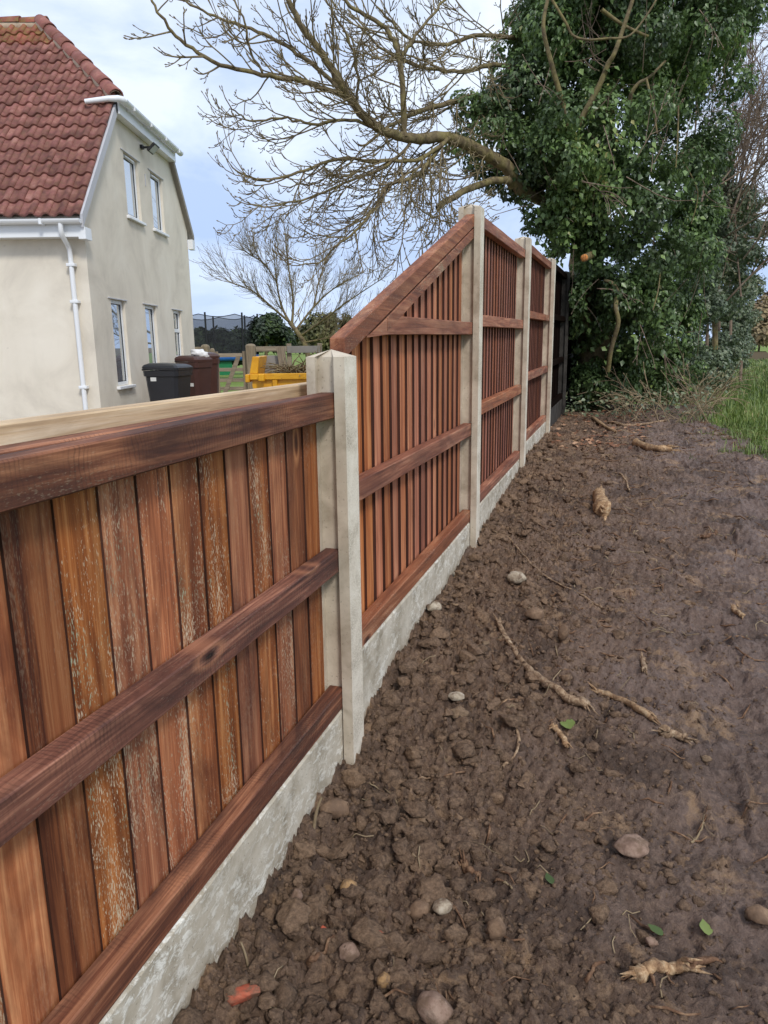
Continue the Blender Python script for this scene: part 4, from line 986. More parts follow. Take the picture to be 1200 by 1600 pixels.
link('skirt', fastmesh('skirt', mbv, [[i, i+1, i+15, i+14] for i in range(13)], True, M['green_sheet']), tr)

# ------------------------------------------------------------------ foliage builders
LEAF = np.array([[0, 0, 0], [-.40, .34, .07], [0, 1.0, -.08], [.40, .34, .07], [0, .42, -.05]])
LEAF_F = np.array([[0, 4, 1], [1, 4, 2], [2, 4, 3], [3, 4, 0]])
LEAF4 = np.array([[0, 0, 0], [-.33, .42, .06], [0, 1.0, -.05], [.33, .42, .06]]); LEAF4_F = np.array([[0, 2, 1], [0, 3, 2]])
def leaf_cloud(name, P, Nrm, size, mat, shape=0, droop=0.5, attr=None, aspect=1.0):
    n = len(P); Lv, Lf = (LEAF, LEAF_F) if shape == 0 else (LEAF4, LEAF4_F)
    Nn = Nrm + np.array([0, 0, .35]) + 0.45*rng.standard_normal((n, 3)); Nn /= np.linalg.norm(Nn, axis=1)[:, None]+1e-9
    D = rng.standard_normal((n, 3))*0.7 + np.array([0, 0, -droop]) + 0.25*Nrm
    D -= Nn*np.sum(D*Nn, 1)[:, None]; D /= np.linalg.norm(D, axis=1)[:, None]+1e-9
    S = np.cross(D, Nn)
    s_ = size if hasattr(size, '__len__') else np.full(n, size)
    V = P[:, None, :] + s_[:, None, None]*(Lv[None, :, 0:1]*S[:, None]*aspect + Lv[None, :, 1:2]*D[:, None] + Lv[None, :, 2:3]*Nn[:, None])
    F = (Lf[None]+(np.arange(n)*len(Lv))[:, None, None]).reshape(-1, 3)
    a = rng.random(n) if attr is None else attr
    return fastmesh(name, V.reshape(-1, 3), F, False, mat, np.repeat(a, len(Lv)))
def blob_points(blobs, n, shell=0.45, gap=0.0, freq=1.6):
    """blobs: (centre, radii). points near the surface of the union, thinned into clumps"""
    wts = np.array([np.prod(np.array(b[1]))**(2/3) for b in blobs]); wts /= wts.sum(); Ps, Ns = [], []
    for (c, r_), wgt in zip(blobs, wts):
        m = int(n*wgt*1.6); d = rng.standard_normal((m, 3)); d /= np.linalg.norm(d, axis=1)[:, None]
        k = 1-shell*rng.random(m)**1.6 
        lump = 1+0.22*fbm(d[:, 0]*2.2+c[0]*3, d[:, 1]*2.2+d[:, 2]*1.7+c[2]*2, 3, 40)+0.10*fbm(d[:, 0]*7+c[2], d[:, 2]*7+d[:, 1]*5, 2, 44)
        P = c + d*np.array(r_)*(k*lump)[:, None]
        if gap:
            g_ = fbm(P[:, 0]*freq+P[:, 1]*0.7, P[:, 2]*freq+P[:, 1]*0.6, 3, 70); ok = g_ > -gap; P, d = P[ok], d[ok]
        Ps.append(P); Ns.append(d)
    P, Nn = np.concatenate(Ps), np.concatenate(Ns); o = rng.permutation(len(P))[:n]; return P[o], Nn[o]
def blob(px, py, D, rp, sy=1.0, sd=1.0):
    c = at(px, py, D); r_ = rp/FPX*D; return (c, (r_, r_*sd, r_*sy))
def sub_blobs(blobs, k, lo, hi):
    out = []
    for c, r_ in blobs:
        out.append((c, tuple(v*.80 for v in r_)))
        for i in range(k):
            d = rng.standard_normal(3); d /= np.linalg.norm(d); q = rng.uniform(lo, hi)
            out.append((c+d*np.array(r_)*rng.uniform(.68, .98), tuple(np.array(r_)*q*np.array([1, 1, rng.uniform(.7, 1.1)]))))
    return out
def clump_attr(P, lo=0.0, hi=0.8, f=1.3):
    g_ = fbm(P[:, 0]*f+P[:, 1], P[:, 2]*f-P[:, 1]*.5, 3, 99); return np.clip((lo+hi)/2+g_*0.7*(hi-lo)+rng.normal(0, .16, len(P)), 0, 1)

# ------------------------------------------------------------------ ivy clad tree with ash limbs
def limb3(pts, r0, r1, n=None):
    """pts: (px, py, D)"""
    P = smooth_path([at(*p) for p in pts], n or len(pts)*5); return P, np.linspace(r0, r1, len(P))
tb = at(925, 600, 10.2); tb[2] = gz(tb[0], tb[1])
tree = empty('ivy_clad_tree', tuple(tb), 0, 'large tree smothered in dark ivy with bare limbs over the fence', 'tree')
def tlink(name, me):
    o = link(name, me, tree); o.location = -Vector(tree.location); return o
P, rr = limb3([(925, 640, 10.2), (930, 540, 10.2), (915, 430, 10.2), (925, 320, 10.1), (940, 200, 10.2), (950, 80, 10.3), (960, -60, 10.4), (975, -220, 10.5)], .24, .12)
mb = MB(); rrr = rr*(1+.08*rng.standard_normal(len(rr))); mb.tube(P, rrr, 12); tlink('trunk', mb.mesh('trunk', M['bark']))
LIMBS = [
 ([(910, 330, 10.1), (860, 315, 9.7), (815, 297, 9.3), (795, 264, 9.1), (760, 240, 8.9), (720, 222, 8.7), (690, 214, 8.5), (655, 217, 8.3), (620, 212, 8.1), (585, 195, 7.9), (555, 165, 7.8), (525, 120, 7.7), (500, 80, 7.6), (470, 40, 7.5), (440, -25, 7.4)], .085, .022),
 ([(545, 155, 7.8), (529, 146, 7.7), (471, 128, 7.4), (413, 118, 7.2), (341, 99, 7.0), (283, 63, 6.9), (254, 29, 6.8), (232, -10, 6.8)], .026, .009),
 ([(545, 152, 7.8), (486, 99, 7.9), (433, 63, 7.9), (380, 41, 7.9), (331, 24, 7.9), (285, 0, 7.9)], .022, .009),
 ([(631, 214, 8.15), (630, 169, 8.1), (624, 92, 8.0), (611, 58, 8.0), (592, 36, 8.0), (553, 14, 8.0), (530, -12, 8.0)], .034, .014),
 ([(624, 95, 8.0), (640, 70, 8.0), (655, 48, 8.1), (684, 14, 8.2), (706, -12, 8.3)], .020, .010),
 ([(703, 215, 8.5), (655, 248, 8.2), (582, 251, 8.0), (529, 249, 7.8), (462, 271, 7.6), (413, 282, 7.5), (375, 271, 7.4), (362, 258, 7.4)], .022, .006),
 ([(694, 219, 8.5), (655, 271, 8.2), (607, 290, 8.1), (587, 324, 8.0), (558, 358, 7.9), (529, 382, 7.8), (500, 409, 7.8), (468, 415, 7.7)], .022, .006),
 ([(600, 205, 8.0), (549, 188, 7.8), (491, 193, 7.6), (437, 184, 7.5), (389, 188, 7.4), (360, 166, 7.3)], .018, .006),
 ([(800, 290, 9.2), (785, 281, 9.0), (732, 295, 8.6), (682, 324, 8.3)], .045, .032),
 ([(800, 150, 9.8), (727, 155, 9.2), (655, 174, 8.7), (616, 193, 8.5), (578, 222, 8.3)], .036, .014),
 ([(820, 110, 9.9), (771, 101, 9.5), (723, 112, 9.2), (655, 104, 8.9), (600, 78, 8.7), (560, 40, 8.6)], .030, .010),
 ([(820, 60, 9.9), (750, 55, 9.4), (690, 70, 9.0), (640, 60, 8.8), (590, 10, 8.6)], .028, .010),
 ([(555, 165, 7.8), (560, 120, 7.6), (548, 70, 7.5), (520, 20, 7.4), (505, -15, 7.4)], .014, .008),
 ([(413, 118, 7.2), (390, 75, 7.1), (380, 30, 7.0), (360, -15, 7.0)], .011, .007),
 ([(640, 225, 8.2), (600, 262, 8.0), (540, 285, 7.8), (480, 310, 7.6), (420, 322, 7.5), (385, 318, 7.4)], .016, .006),
 ([(660, 250, 8.2), (640, 285, 8.0), (650, 320, 7.9), (690, 345, 7.9), (740, 350, 8.0)], .012, .005),
]
twg = MB(); nbud = [0]
def perp(d):
    a = rng.standard_normal(3); a -= d*(a @ d); return a/np.linalg.norm(a)
def twig(p, d, ln, r_, lvl, upk, droop):
    n = 7 if lvl < 2 else 5; P = [p]; d = d/np.linalg.norm(d); st = ln/(n-1); pts_d = [d]
    for i in range(1, n):
        t_ = i/(n-1)
        d = d + rng.standard_normal(3)*0.085 + np.array([0, 0, 1])*(upk*t_*t_*0.50 - droop*(1-t_)*0.16); d /= np.linalg.norm(d)
        P.append(P[-1]+d*st); pts_d.append(d)
    P = np.array(P); rr = np.linspace(r_, max(r_*.5, .0025), n); twg.tube(P, rr, 4, cap=False)
    # bud at the tip
    b = P[-1]; s_ = .006; twg.tube([b-d*.004, b+d*.006, b+d*.02], [s_*.5, s_, .001], 4, cap=False)
    if lvl >= 3: return
    m = max(2, int(ln/(0.115 if lvl == 1 else 0.10)))
    for k in range(m):
        t_ = rng.uniform(.18, .97); i = min(int(t_*(n-1)), n-2); u = t_*(n-1)-i; q = P[i]*(1-u)+P[i+1]*u
        dd = pts_d[i]*rng.uniform(.75, 1.2) + perp(pts_d[i])*rng.uniform(.4, .8) + np.array([0, 0, -.1])
        twig(q, dd, ln*rng.uniform(.22, .58)*(1.15-.4*t_), max(r_*.6, .0042), lvl+1, upk, droop*.6)
for li, (pts, r0, r1) in enumerate(LIMBS):
    P, rr = limb3(pts, r0, r1); P = P + rng.normal(0, .006, P.shape)
    mb = MB(); mb.tube(P, rr, 8); tlink('limb', mb.mesh('limb', M['bark']))
    seg = np.linalg.norm(np.diff(P, axis=0), axis=1); cum = np.concatenate([[0], np.cumsum(seg)])
    s_ = (1.7 if li == 0 else (0.5 if li in (9, 10, 11) else (9 if li == 8 else .10)))
    while s_ < cum[-1]:
        i = min(np.searchsorted(cum, s_)-1, len(P)-2); i = max(i, 0); t_ = (P[i+1]-P[i])/seg[i]; pv = perp(t_)
        frac = s_/cum[-1]
        twig(P[i], t_*.75+pv*.7+np.array([0, 0, -.12]), rng.uniform(.6, 1.3)*(1.05-.60*frac)*(.62 if li in (1, 2, 13) else 1), min(.009, rr[i]*.6), 1, rng.uniform(.5, 1.3), rng.uniform(.4, 1.4))
        s_ += rng.uniform(.10, .19)
    # leading shoot at the end
    if li != 8: twig(P[-1], P[-1]-P[-2], rng.uniform(.15, .3), r1*.9, 2, 1.2, 0)
o = tlink('twigs', twg.mesh('ash_twigs', M['twig'])); tag(o, kind='stuff')
# sawn end of the short stub
STEMS = [([(890, 205, 8.7), (876, 150, 8.65), (862, 100, 8.6), (849, 43, 8.6), (858, -10, 8.6)], .032, .018), ([(903, 195, 8.8), (936, 134, 8.7), (950, 100, 8.65), (962, 78, 8.6), (990, -5, 8.6)], .034, .02),
         ([(858, -8, 8.4), (884, 35, 8.35), (895, 55, 8.35), (918, 62, 8.35), (950, 60, 8.3), (983, 56, 8.3), (1009, 26, 8.3), (1030, -8, 8.3)], .014, .009), ([(983, 175, 8.9), (986, 148, 8.8), (998, 130, 8.75), (1014, 121, 8.7), (1040, 95, 8.7)], .026, .012),
         ([(1010, 124, 8.6), (1020, 165, 8.55), (1027, 210, 8.5)], .014, .009), ([(1060, 165, 8.6), (1059, 210, 8.55), (1056, 262, 8.5)], .010, .006), ([(940, 15, 8.6), (975, 40, 8.7), (1015, 58, 8.9)], .02, .014),
         ([(965, 455, 9.0), (962, 480, 8.9), (966, 505, 8.9), (955, 545, 9.0), (950, 580, 9.1)], .026, .03), ([(945, 438, 9.1), (957, 443, 9.0), (965, 455, 9.0)], .02, .024),
         ([(1032, 425, 8.9), (1028, 455, 8.8), (1020, 485, 8.75)], .008, .006), ([(1066, 250, 9.0), (1090, 300, 9.0), (1080, 350, 9.0)], .008, .005)]
for pts, r0, r1 in STEMS:
    P, rr = limb3(pts, r0, r1); mb = MB(); mb.tube(P, rr, 7); tlink('stem', mb.mesh('stem', M['bark']))
c_ = at(913, 403, 8.75); mb = MB(); mb.tube([at(925, 398, 9.2), c_], [.045, .042], 12); o = tlink('cut_limb', mb.mesh('cut_limb', M['bark']))
d_ = (c_-at(925, 398, 9.2)); d_ /= np.linalg.norm(d_); mb = MB(); mb.tube([c_-d_*.002, c_+d_*.006, c_+d_*.0065], [.042, .041, .001], 12); o2 = link('sawn_face', mb.mesh('sawn_face', M['end_grain']), o)
IVY = [blob(765, 215, 9.4, 62, 1.0), blob(820, 150, 9.6, 70), blob(860, 120, 9.9, 90, 1.1), blob(850, 255, 9.4, 85, .9), blob(810, 280, 9.5, 55, .7), blob(950, 30, 10.0, 125), blob(1055, 20, 10.3, 112), blob(1110, 20, 10.6, 65),
       blob(1040, 150, 10.1, 92), blob(935, 225, 9.1, 98), blob(985, 310, 9.3, 105), blob(900, 320, 9.5, 75), blob(880, 370, 9.6, 45, .7), blob(960, 420, 9.5, 78), blob(985, 505, 9.5, 72), blob(930, 500, 9.8, 48), blob(1050, 410, 10.2, 80), blob(1055, 280, 10.2, 82),
       blob(1040, 520, 10.3, 62), blob(840, 50, 10.0, 55), blob(980, -120, 10.3, 190), blob(935, 560, 10.3, 55), blob(995, 575, 10.2, 55), blob(1045, 575, 10.6, 50), blob(905, 500, 10.9, 45), blob(900, 590, 10.9, 42), blob(850, 305, 9.25, 42, .8), blob(872, 335, 9.3, 45, .8), blob(915, 605, 9.9, 40), blob(962, 605, 9.8, 42), blob(930, 455, 9.4, 48)]
P, Nn = blob_points(sub_blobs(IVY, 9, .22, .46), 185000, 0.42, 0.16, 2.8); keep = (P[:, 2] > gz(P[:, 0], P[:, 1])+.05) & (P[:, 0] > -2.6); P, Nn = P[keep], Nn[keep]
keep = ~((P[:, 0] < 0.02) & (P[:, 0] > -0.25) & (P[:, 2] < 2.15) & (P[:, 1] < 11.5)); P, Nn = P[keep], Nn[keep]
att = clump_attr(P, 0.0, .72)
lit_bulge = np.exp(-np.sum(((P-at(930, 235, 8.6))/np.array([.75, .6, .5]))**2, 1)); att = np.clip(att+.28*lit_bulge, 0, 1)  # light on the front bulge is painted in with lighter leaf colour
o = tlink('ivy', leaf_cloud('ivy', P, Nn, rng.uniform(.034, .078, len(P)), M['ivy'], 0, 1.1, att, .80)); tag(o, kind='stuff')
# the largest leaves on the face of the ivy, one by one
lm = [leaf_cloud('ivy_leaf', np.zeros((1, 3)), np.array([[0, -1.0, .3]]), np.array([.08]), M['ivy'], 0, 2.0, np.array([a_])) for a_ in (.3, .5, .65, .8)]
big = []
for b_ in IVY[9:17]:
    c0, r0 = b_
    for i in range(26):
        d = rng.standard_normal(3); d[1] = -abs(d[1])-.5; d /= np.linalg.norm(d); big.append(c0+d*np.array(r0)*rng.uniform(.98, 1.10))
for i, p in enumerate(big[:200]):
    if p[2] < gz(p[0], p[1])+.1 or (p[0] < .15 and p[2] < 2.1): continue
    o = link('ivy_leaf', lm[i % 4], tree, Vector(p)-Vector(tree.location), (rng.uniform(-.5, .5), rng.uniform(-.5, .5), rng.uniform(-.6, .6)))

# ------------------------------------------------------------------ hedge beyond the tree
hb_ = at(1110, 560, 13); hb_[2] = gz(hb_[0], hb_[1]); hedge = empty('overgrown_hedge', tuple(hb_), 0, 'tall grey green overgrown hedge right of the ivy tree along the path', 'hedge')
HB = [blob(1095, 390, 12.5, 72), blob(1075, 480, 12.2, 58), blob(1125, 450, 13.5, 55), blob(1105, 330, 13, 60), blob(1150, 400, 16, 38), blob(1140, 480, 16, 40), blob(1120, 545, 14, 34, .8), blob(1155, 350, 15, 36), blob(1168, 320, 16, 24), blob(1160, 455, 20, 28), blob(1158, 505, 20, 26), blob(1060, 560, 12, 45, .8), blob(1085, 575, 12, 42, .9), blob(1112, 580, 12.6, 36, .9), blob(1132, 560, 14.5, 32), blob(1150, 540, 18, 30), blob(1130, 520, 16, 34), blob(1160, 545, 24, 20)]
P, Nn = blob_points(sub_blobs(HB, 7, .25, .5), 56000, .5, .18, 2.6); k = P[:, 2] > gz(P[:, 0], P[:, 1])+.03; P, Nn = P[k], Nn[k]
o = link('foliage', leaf_cloud('hedge_foliage', P, Nn, rng.uniform(.04, .085, len(P)), M['ivy_grey'], 1, .5, clump_attr(P, 0, .85)), hedge); o.location = -hedge.location; tag(o, kind='stuff')
for i, (px, D) in enumerate(((1080, 12.6), (1112, 13.6), (1140, 16), (1153, 20))):
    P, rr = limb3([(px, 640-(D-12.6)*9, D), (px+rng.uniform(-8, 8), 520, D), (px+rng.uniform(-12, 12), 420, D), (px+rng.uniform(-15, 15), 330, D)], .06, .03); mb = MB(); mb.tube(P, rr, 7); o = link('stem', mb.mesh('stem', M['bark']), hedge); o.location = -hedge.location
# bare thicket of thin twigs above and right of the ivy
th0 = at(1130, 560, 14.5); th0[2] = gz(th0[0], th0[1]); thicket = empty('bare_thicket', tuple(th0), 0, 'bare thorny thicket of thin reddish twigs at the upper right', 'shrub')
save = twg; twg = MB()
for i in range(46):
    D = rng.uniform(11.5, 15.5); px = rng.uniform(1075, 1170); b = at(px, rng.uniform(220, 470), D); e_ = at(px+rng.uniform(10, 210), rng.uniform(-80, 300), D+rng.uniform(-1.5, 1))
    m_ = (b+e_)/2 + rng.normal(0, .35, 3)+np.array([0, 0, .25]); P = smooth_path([b, m_, e_], 9); twg.tube(P, np.linspace(.016, .005, 9), 4, cap=False)
    for k in range(11):
        j = rng.integers(2, 9); t_ = P[min(j, 8)]-P[min(j, 8)-1]; t_ /= np.linalg.norm(t_)
        twig(P[j], t_+perp(t_)*.9, rng.uniform(.4, 1.0), .006, 2, rng.uniform(-.4, .5), rng.uniform(-.3, .6))
o = link('twigs', twg.mesh('thicket_twigs', M['twig_red']), thicket); o.location = -thicket.location; tag(o, kind='stuff')
for i in range(5):
    P, rr = limb3([(1085+i*18, 620-i*6, 12.5+i*.9), (1088+i*18, 480, 12.6+i*.9), (1095+i*14, 360, 12.8+i*.9), (1105+i*18, 280, 13+i*.9)], .035, .014); mb = MB(); mb.tube(P, rr, 6); o = link('stem', mb.mesh('stem', M['twig_red']), thicket); o.location = -thicket.location
# twigs and dead stems tangled over the face of the ivy
twg = MB()
for i in range(95):
    b_ = IVY[rng.choice([2, 3, 5, 6, 8, 9, 10, 11, 13, 14, 16, 17, 18])]; d = rng.standard_normal(3); d[1] = -abs(d[1])-.6; d /= np.linalg.norm(d)
    p0 = b_[0]+d*np.array(b_[1])*1.02; dr = rng.standard_normal(3)*np.array([.7, .3, 1]); twig(p0, dr, rng.uniform(.35, .8), rng.uniform(.003, .006), 2 if rng.random() < .3 else 3, rng.uniform(-.8, .8), rng.uniform(0, 1))
o = tlink('dead_stems', twg.mesh('dead_stems', M['twig_red'])); tag(o, kind='stuff')
# low dead bramble at the foot of hedge
bb = at(1040, 640, 9.6); bb[2] = gz(bb[0], bb[1]); bramble = empty('dead_bramble', tuple(bb), 0, 'low tangle of pale dead brambles between the bare soil and the grass', 'bramble')
twg = MB()
for i in range(230):
    c0 = onground(rng.uniform(960, 1110), rng.uniform(612, 662)) if i % 3 else onground(rng.uniform(1060, 1140), rng.uniform(585, 640)); ln = rng.uniform(.2, .75); a_ = rng.uniform(0, 6.28)
    d = np.array([math.cos(a_)*.8, math.sin(a_)*.6, rng.uniform(.5, 1.4)]); twig(c0-np.array([0, 0, .02]), d, ln, rng.uniform(.003, .0065), 2 if rng.random() < .5 else 3, rng.uniform(-1.2, .1), .4)
o = link('stems', twg.mesh('bramble_stems', M['twig_pale']), bramble); o.location = -bramble.location; tag(o, kind='stuff')
P = np.array([onground(rng.uniform(880, 1110), rng.uniform(585, 660)) for _ in range(1500)]); P[:, 2] += rng.uniform(.02, .32, len(P))
o = link('leaves', leaf_cloud('bramble_leaves', P, np.tile([0, -.4, .8], (len(P), 1)), rng.uniform(.03, .07, len(P)), M['ivy_grey'], 0, .2, rng.random(len(P))), bramble); o.location = -bramble.location; tag(o, kind='stuff')
twg = save

# ------------------------------------------------------------------ grass
n = 52000; y = 5.7+(rng.random(n)**1.8)*34; x = grass_edge(y)+rng.random(n)**1.3*(2.2+y*.12)-.30+.5*fbm(y*1.1, y*0+2.2, 3, 4)
k = (fbm(x*2.3, y*2.3, 3, 8) > .30-np.clip(x-grass_edge(y)+.3, 0, 1)*1.1); x, y = x[k], y[k]; n = len(x)
z = gz(x, y)-.03; a_ = rng.random(n)*6.28; ln = (.025+.16*rng.random(n)**2)*(1+1.1*fbm(x*2, y*2, 2, 9))*np.clip(.55+(x-grass_edge(y))*.9, .5, 1.1); wd = rng.uniform(.0025, .005, n)*(1+np.clip((y-8)/10, 0, 3)); lean = rng.uniform(.15, .9, n)
ca, sa = np.cos(a_), np.sin(a_); B = np.stack([x, y, z], -1); S = np.stack([-sa, ca, 0*sa], -1)*wd[:, None]; Dh = np.stack([ca, sa, 0*sa], -1)
m1 = B+Dh*(ln*lean*.35)[:, None]+np.array([0, 0, 1])*(ln*.62)[:, None]; t1 = B+Dh*(ln*lean)[:, None]+np.array([0, 0, 1])*(ln*(1-.35*lean))[:, None]
V = np.stack([B-S, B+S, m1-S*.8, m1+S*.8, t1], 1).reshape(-1, 3); o5 = (np.arange(n)*5)[:, None]
F = np.concatenate([o5+np.array([0, 1, 3]), o5+np.array([0, 3, 2]), o5+np.array([2, 3, 4])])
ga = np.clip(.45+.5*fbm(x*1.2, y*1.2, 3, 15)+rng.normal(0, .2, n), 0, 1)
tag(link('grass', fastmesh('grass', V, F, False, M['grass'], np.repeat(ga, 5))), 'rough green grass verge at the right of the bare soil', 'grass', kind='stuff')
# worn track in the grass far right
xs_ = np.linspace(0, 1, 5); ys_ = np.linspace(16, 80, 40); V = [(2.9+.115*(yy-17)+1.3*t_*(1+.02*(yy-16)), yy, float(gz(0, yy))-.045) for yy in ys_ for t_ in xs_]
F = [[j*5+i, j*5+i+1, (j+1)*5+i+1, (j+1)*5+i] for j in range(39) for i in range(4)]
M['track'] = plain('dark trodden track', s2l((92, 82, 66)), 1.0, .2, 3, spec=0.0)
tag(link('track', fastmesh('track', V, F, True, M['track'])), kind='structure')

# ------------------------------------------------------------------ far planting
def bush(name, label, cat, blobs, n, size, mat, gap=.1, base=None, lean=1):
    c = blobs[0][0].copy(); c[2] = base if base is not None else GARDEN
    e = empty(name, tuple(c), 0, label, cat); P, Nn = blob_points(blobs, n, .6, gap, 1.0); k = P[:, 2] > c[2]-.02; P, Nn = P[k], Nn[k]
    o = link('foliage', leaf_cloud(name+'_foliage', P, Nn, rng.uniform(size*.6, size*1.3, len(P)), mat, 1, .3, clump_attr(P, 0, .9, .6)), e); o.location = -e.location; tag(o, kind='stuff')
    mb = MB(); mb.tube([(0, 0, -.1), (0.1, 0, (blobs[0][0][2]-c[2])*.9)], [.10, .05], 7); link('trunk', mb.mesh('trunk', M['bark']), e); return e
bush('evergreen_hedge', 'dark evergreen hedge seen through the trampoline net', 'hedge', [blob(px, 541, 36, 28, .9) for px in (285, 315, 345, 372)], 15000, .22, M['conifer'])
bush('conifer_shrub', 'dark green conifer shrub right of the trampoline', 'shrub', [blob(412, 520, 30, 24), blob(430, 525, 30, 22), blob(400, 530, 30, 18), blob(424, 500, 30, 14, .7), blob(445, 528, 31, 16)], 9000, .17, M['conifer'], .2)
bush('olive_shrub', 'olive brown rounded shrub behind the small bare tree', 'shrub', [blob(500, 520, 27, 28), blob(525, 515, 27, 26), blob(545, 520, 27, 22), blob(480, 528, 27, 20)], 9000, .14, M['olive'], .25)
bush('far_tree', 'distant tan bare tree at the far end of the path', 'tree', [blob(1190, 500, 70, 26, 1.1), blob(1215, 490, 72, 34), blob(1172, 512, 75, 15), blob(1195, 522, 68, 18, .8), blob(1222, 522, 68, 22, .8), blob(1176, 524, 70, 12, .8)], 12000, .45, M['tan'], .25, base=float(gz(0, 70)))
bush('far_tree', 'distant tree line beyond the field left of the house corner', 'tree', [blob(px, 536, 120, 14, .8) for px in range(300, 760, 16)], 9000, .8, M['conifer'], .2, base=-.2)
# small bare tree behind the skip
bt = at(480, 545, 21); bt[2] = GARDEN; bare = empty('bare_fruit_tree', tuple(bt), 0, 'small bare fruit tree spreading behind the yellow skip', 'tree')
P, rr = limb3([(486, 600, 21), (482, 560, 21), (476, 537, 21), (465, 520, 21), (452, 503, 21)], .085, .06); mb = MB(); mb.tube(P, rr, 8); o = link('trunk', mb.mesh('trunk', M['bark']), bare); o.location = -bare.location
save = twg; twg = MB()
BL = [([(452, 503, 21), (440, 478, 21), (432, 440, 20.8), (428, 400, 20.6)], .04), ([(452, 503, 21), (425, 480, 20.6), (395, 455, 20.3), (355, 440, 20)], .035), ([(456, 508, 21), (458, 470, 21.2), (452, 425, 21.4), (446, 380, 21.5)], .04),
      ([(462, 516, 21), (490, 480, 21.3), (520, 452, 21.5), (560, 430, 21.8)], .035), ([(470, 525, 21), (505, 500, 20.6), (545, 470, 20.4), (590, 440, 20)], .035), ([(432, 440, 20.8), (415, 415, 20.6), (395, 400, 20.5)], .02), ([(476, 535, 21), (520, 525, 20.8), (555, 500, 20.5), (585, 480, 20.2)], .03), ([(490, 480, 21.3), (498, 440, 21.4), (510, 405, 21.5)], .025)]
for pts, r0 in BL:
    P, rr = limb3(pts, r0, .010); mb = MB(); mb.tube(P, rr, 6); o = link('limb', mb.mesh('limb', M['bark']), bare); o.location = -bare.location
    for k in range(32):
        j = rng.integers(3, len(P)); t_ = P[j]-P[j-1]; t_ /= np.linalg.norm(t_); twig(P[j], t_+perp(t_)*.7+np.array([0, 0, .6]), rng.uniform(.4, 1.1), .007, 2, rng.uniform(.2, .9), 0)
o = link('twigs', twg.mesh('bare_tree_twigs', M['twig']), bare); o.location = -bare.location; tag(o, kind='stuff')
twg = save

# ------------------------------------------------------------------ things lying on the soil
def rock(px, py, rp, mat, label, sq=(1, .8, .6), sub=ICO3, name='stone', cat='stone', sink=.10, rough=.10, group='stones lying on the bare soil'):
    p = onmud(px, py); D = np.linalg.norm(p-CAM); r_ = rp/FPX*D; V, Fq = sub
    off = rng.uniform(0, 50); q = V*(1+rough*2.2*fbm(V[:, 0]*1.6+off, V[:, 1]*1.6+V[:, 2]*1.3, 3, 7)[:, None])*np.array(sq)*r_
    for _ in range(4):      # a few flat faces
        nn = rng.standard_normal(3); nn /= np.linalg.norm(nn); dd = q @ nn; lim = .72*np.abs(dd).max(); q = q-np.outer(np.clip(dd-lim, 0, None), nn)*.85
    zl = -q[:, 2].min(); a_ = rng.uniform(-.5, .5); hz_ = float(gz(p[0], p[1])+mud_detail(np.array([p[0]]), np.array([p[1]]))[0])
    q[:, 2] += zl
    o = link(name, fastmesh(name, q, Fq, True, mat), None, (p[0], p[1], hz_-zl*2*sink), (0, 0, YAW+a_)); tag(o, label, cat, group); return o
rock(808, 912, 16, M['stone_pale'], 'pale oval stone on the soil beside the tall second post')
rock(679, 957, 13, M['stone_pale'], 'pale stone close to the gravel board of the sloping panel')
rock(835, 966, 16, M['stone_brown'], 'muddy round stone just above the long torn root')
rock(880, 1000, 12, M['stone_brown'], 'upright muddy stone right of the long torn root', (.7, .7, 1.2))
rock(713, 1093, 14, M['stone_pale'], 'half buried greyish stone left of the long torn root', (1, .8, .4))
rock(985, 1335, 27, M['stone_pink'], 'flat pinkish grey stone in the middle of the right mud', (1, .75, .4))
rock(463, 1410, 11, M['stone_pink'], 'small round tan pebble near the low gravel board', (.8, .8, 1))
rock(692, 1428, 15, M['stone_pale'], 'angular pale flint on the lower soil')
rock(655, 1432, 15, M['stone_brown'], 'rough brown stone left of the pale flint', (1, .8, .9))
rock(680, 1592, 26, M['stone_pink'], 'large smooth pinkish cobble at the bottom edge', (1, .8, .7))
rock(600, 1541, 11, M['stone_ochre'], 'ochre stone above the smooth cobble', (.9, .8, 1))
rock(546, 1497, 15, M['stone_pink'], 'reddish lump of stone near the curved root', (1, .8, .8))
rock(545, 1392, 13, M['stone_ochre'], 'small yellowish stone among the heaped clods', (1, .7, .6))
rock(775, 1468, 16, M['stone_brown'], 'brown tufted stone in the lower middle soil', (.8, .8, 1))
rock(1185, 1440, 16, M['stone_brown'], 'brown stone at the right edge above the boot print')
rock(440, 960+360, 13, M['stone_brown'], 'dark stone resting against the low gravel board', (1, .8, .7))
rock(525, 1275, 20, M['stone_brown'], 'big muddy lump of stone beside the low gravel board below the short post', (1.2, .7, .7))
def chunk(px, py, w_, h_, d_, mat, label, rz, name, cat, tilt=.2, group=None):
    p = onmud(px, py); s_ = np.linalg.norm(p-CAM)/FPX
    V, Fq = ICO3; q = V/np.max(np.abs(V), axis=1)[:, None]*.75+V*.25
    for _ in range(5):
        nn = rng.standard_normal(3); nn /= np.linalg.norm(nn); dd = q @ nn; q = q-np.outer(np.clip(dd-rng.uniform(.75, 1.05), 0, None), nn)*.9
    q = (q*(1+.05*rng.standard_normal((len(q), 1))))*np.array([w_, d_, h_])*s_/2
    o = link(name, fastmesh(name, q, Fq, False, mat), None, (p[0], p[1], p[2]+.2*h_*s_), (tilt, rng.uniform(-.1, .1), YAW+rz)); return tag(o, label, cat, group)
chunk(380, 1556, 46, 18, 20, M['brick'], 'bright red broken brick piece near the bottom of the low gravel board', .15, 'brick_fragment', 'brick', group='brick fragments')
chunk(505, 1457, 11, 13, 9, M['brick'], 'tiny upright chip of red brick in the soil', .3, 'brick_fragment', 'brick', group='brick fragments')
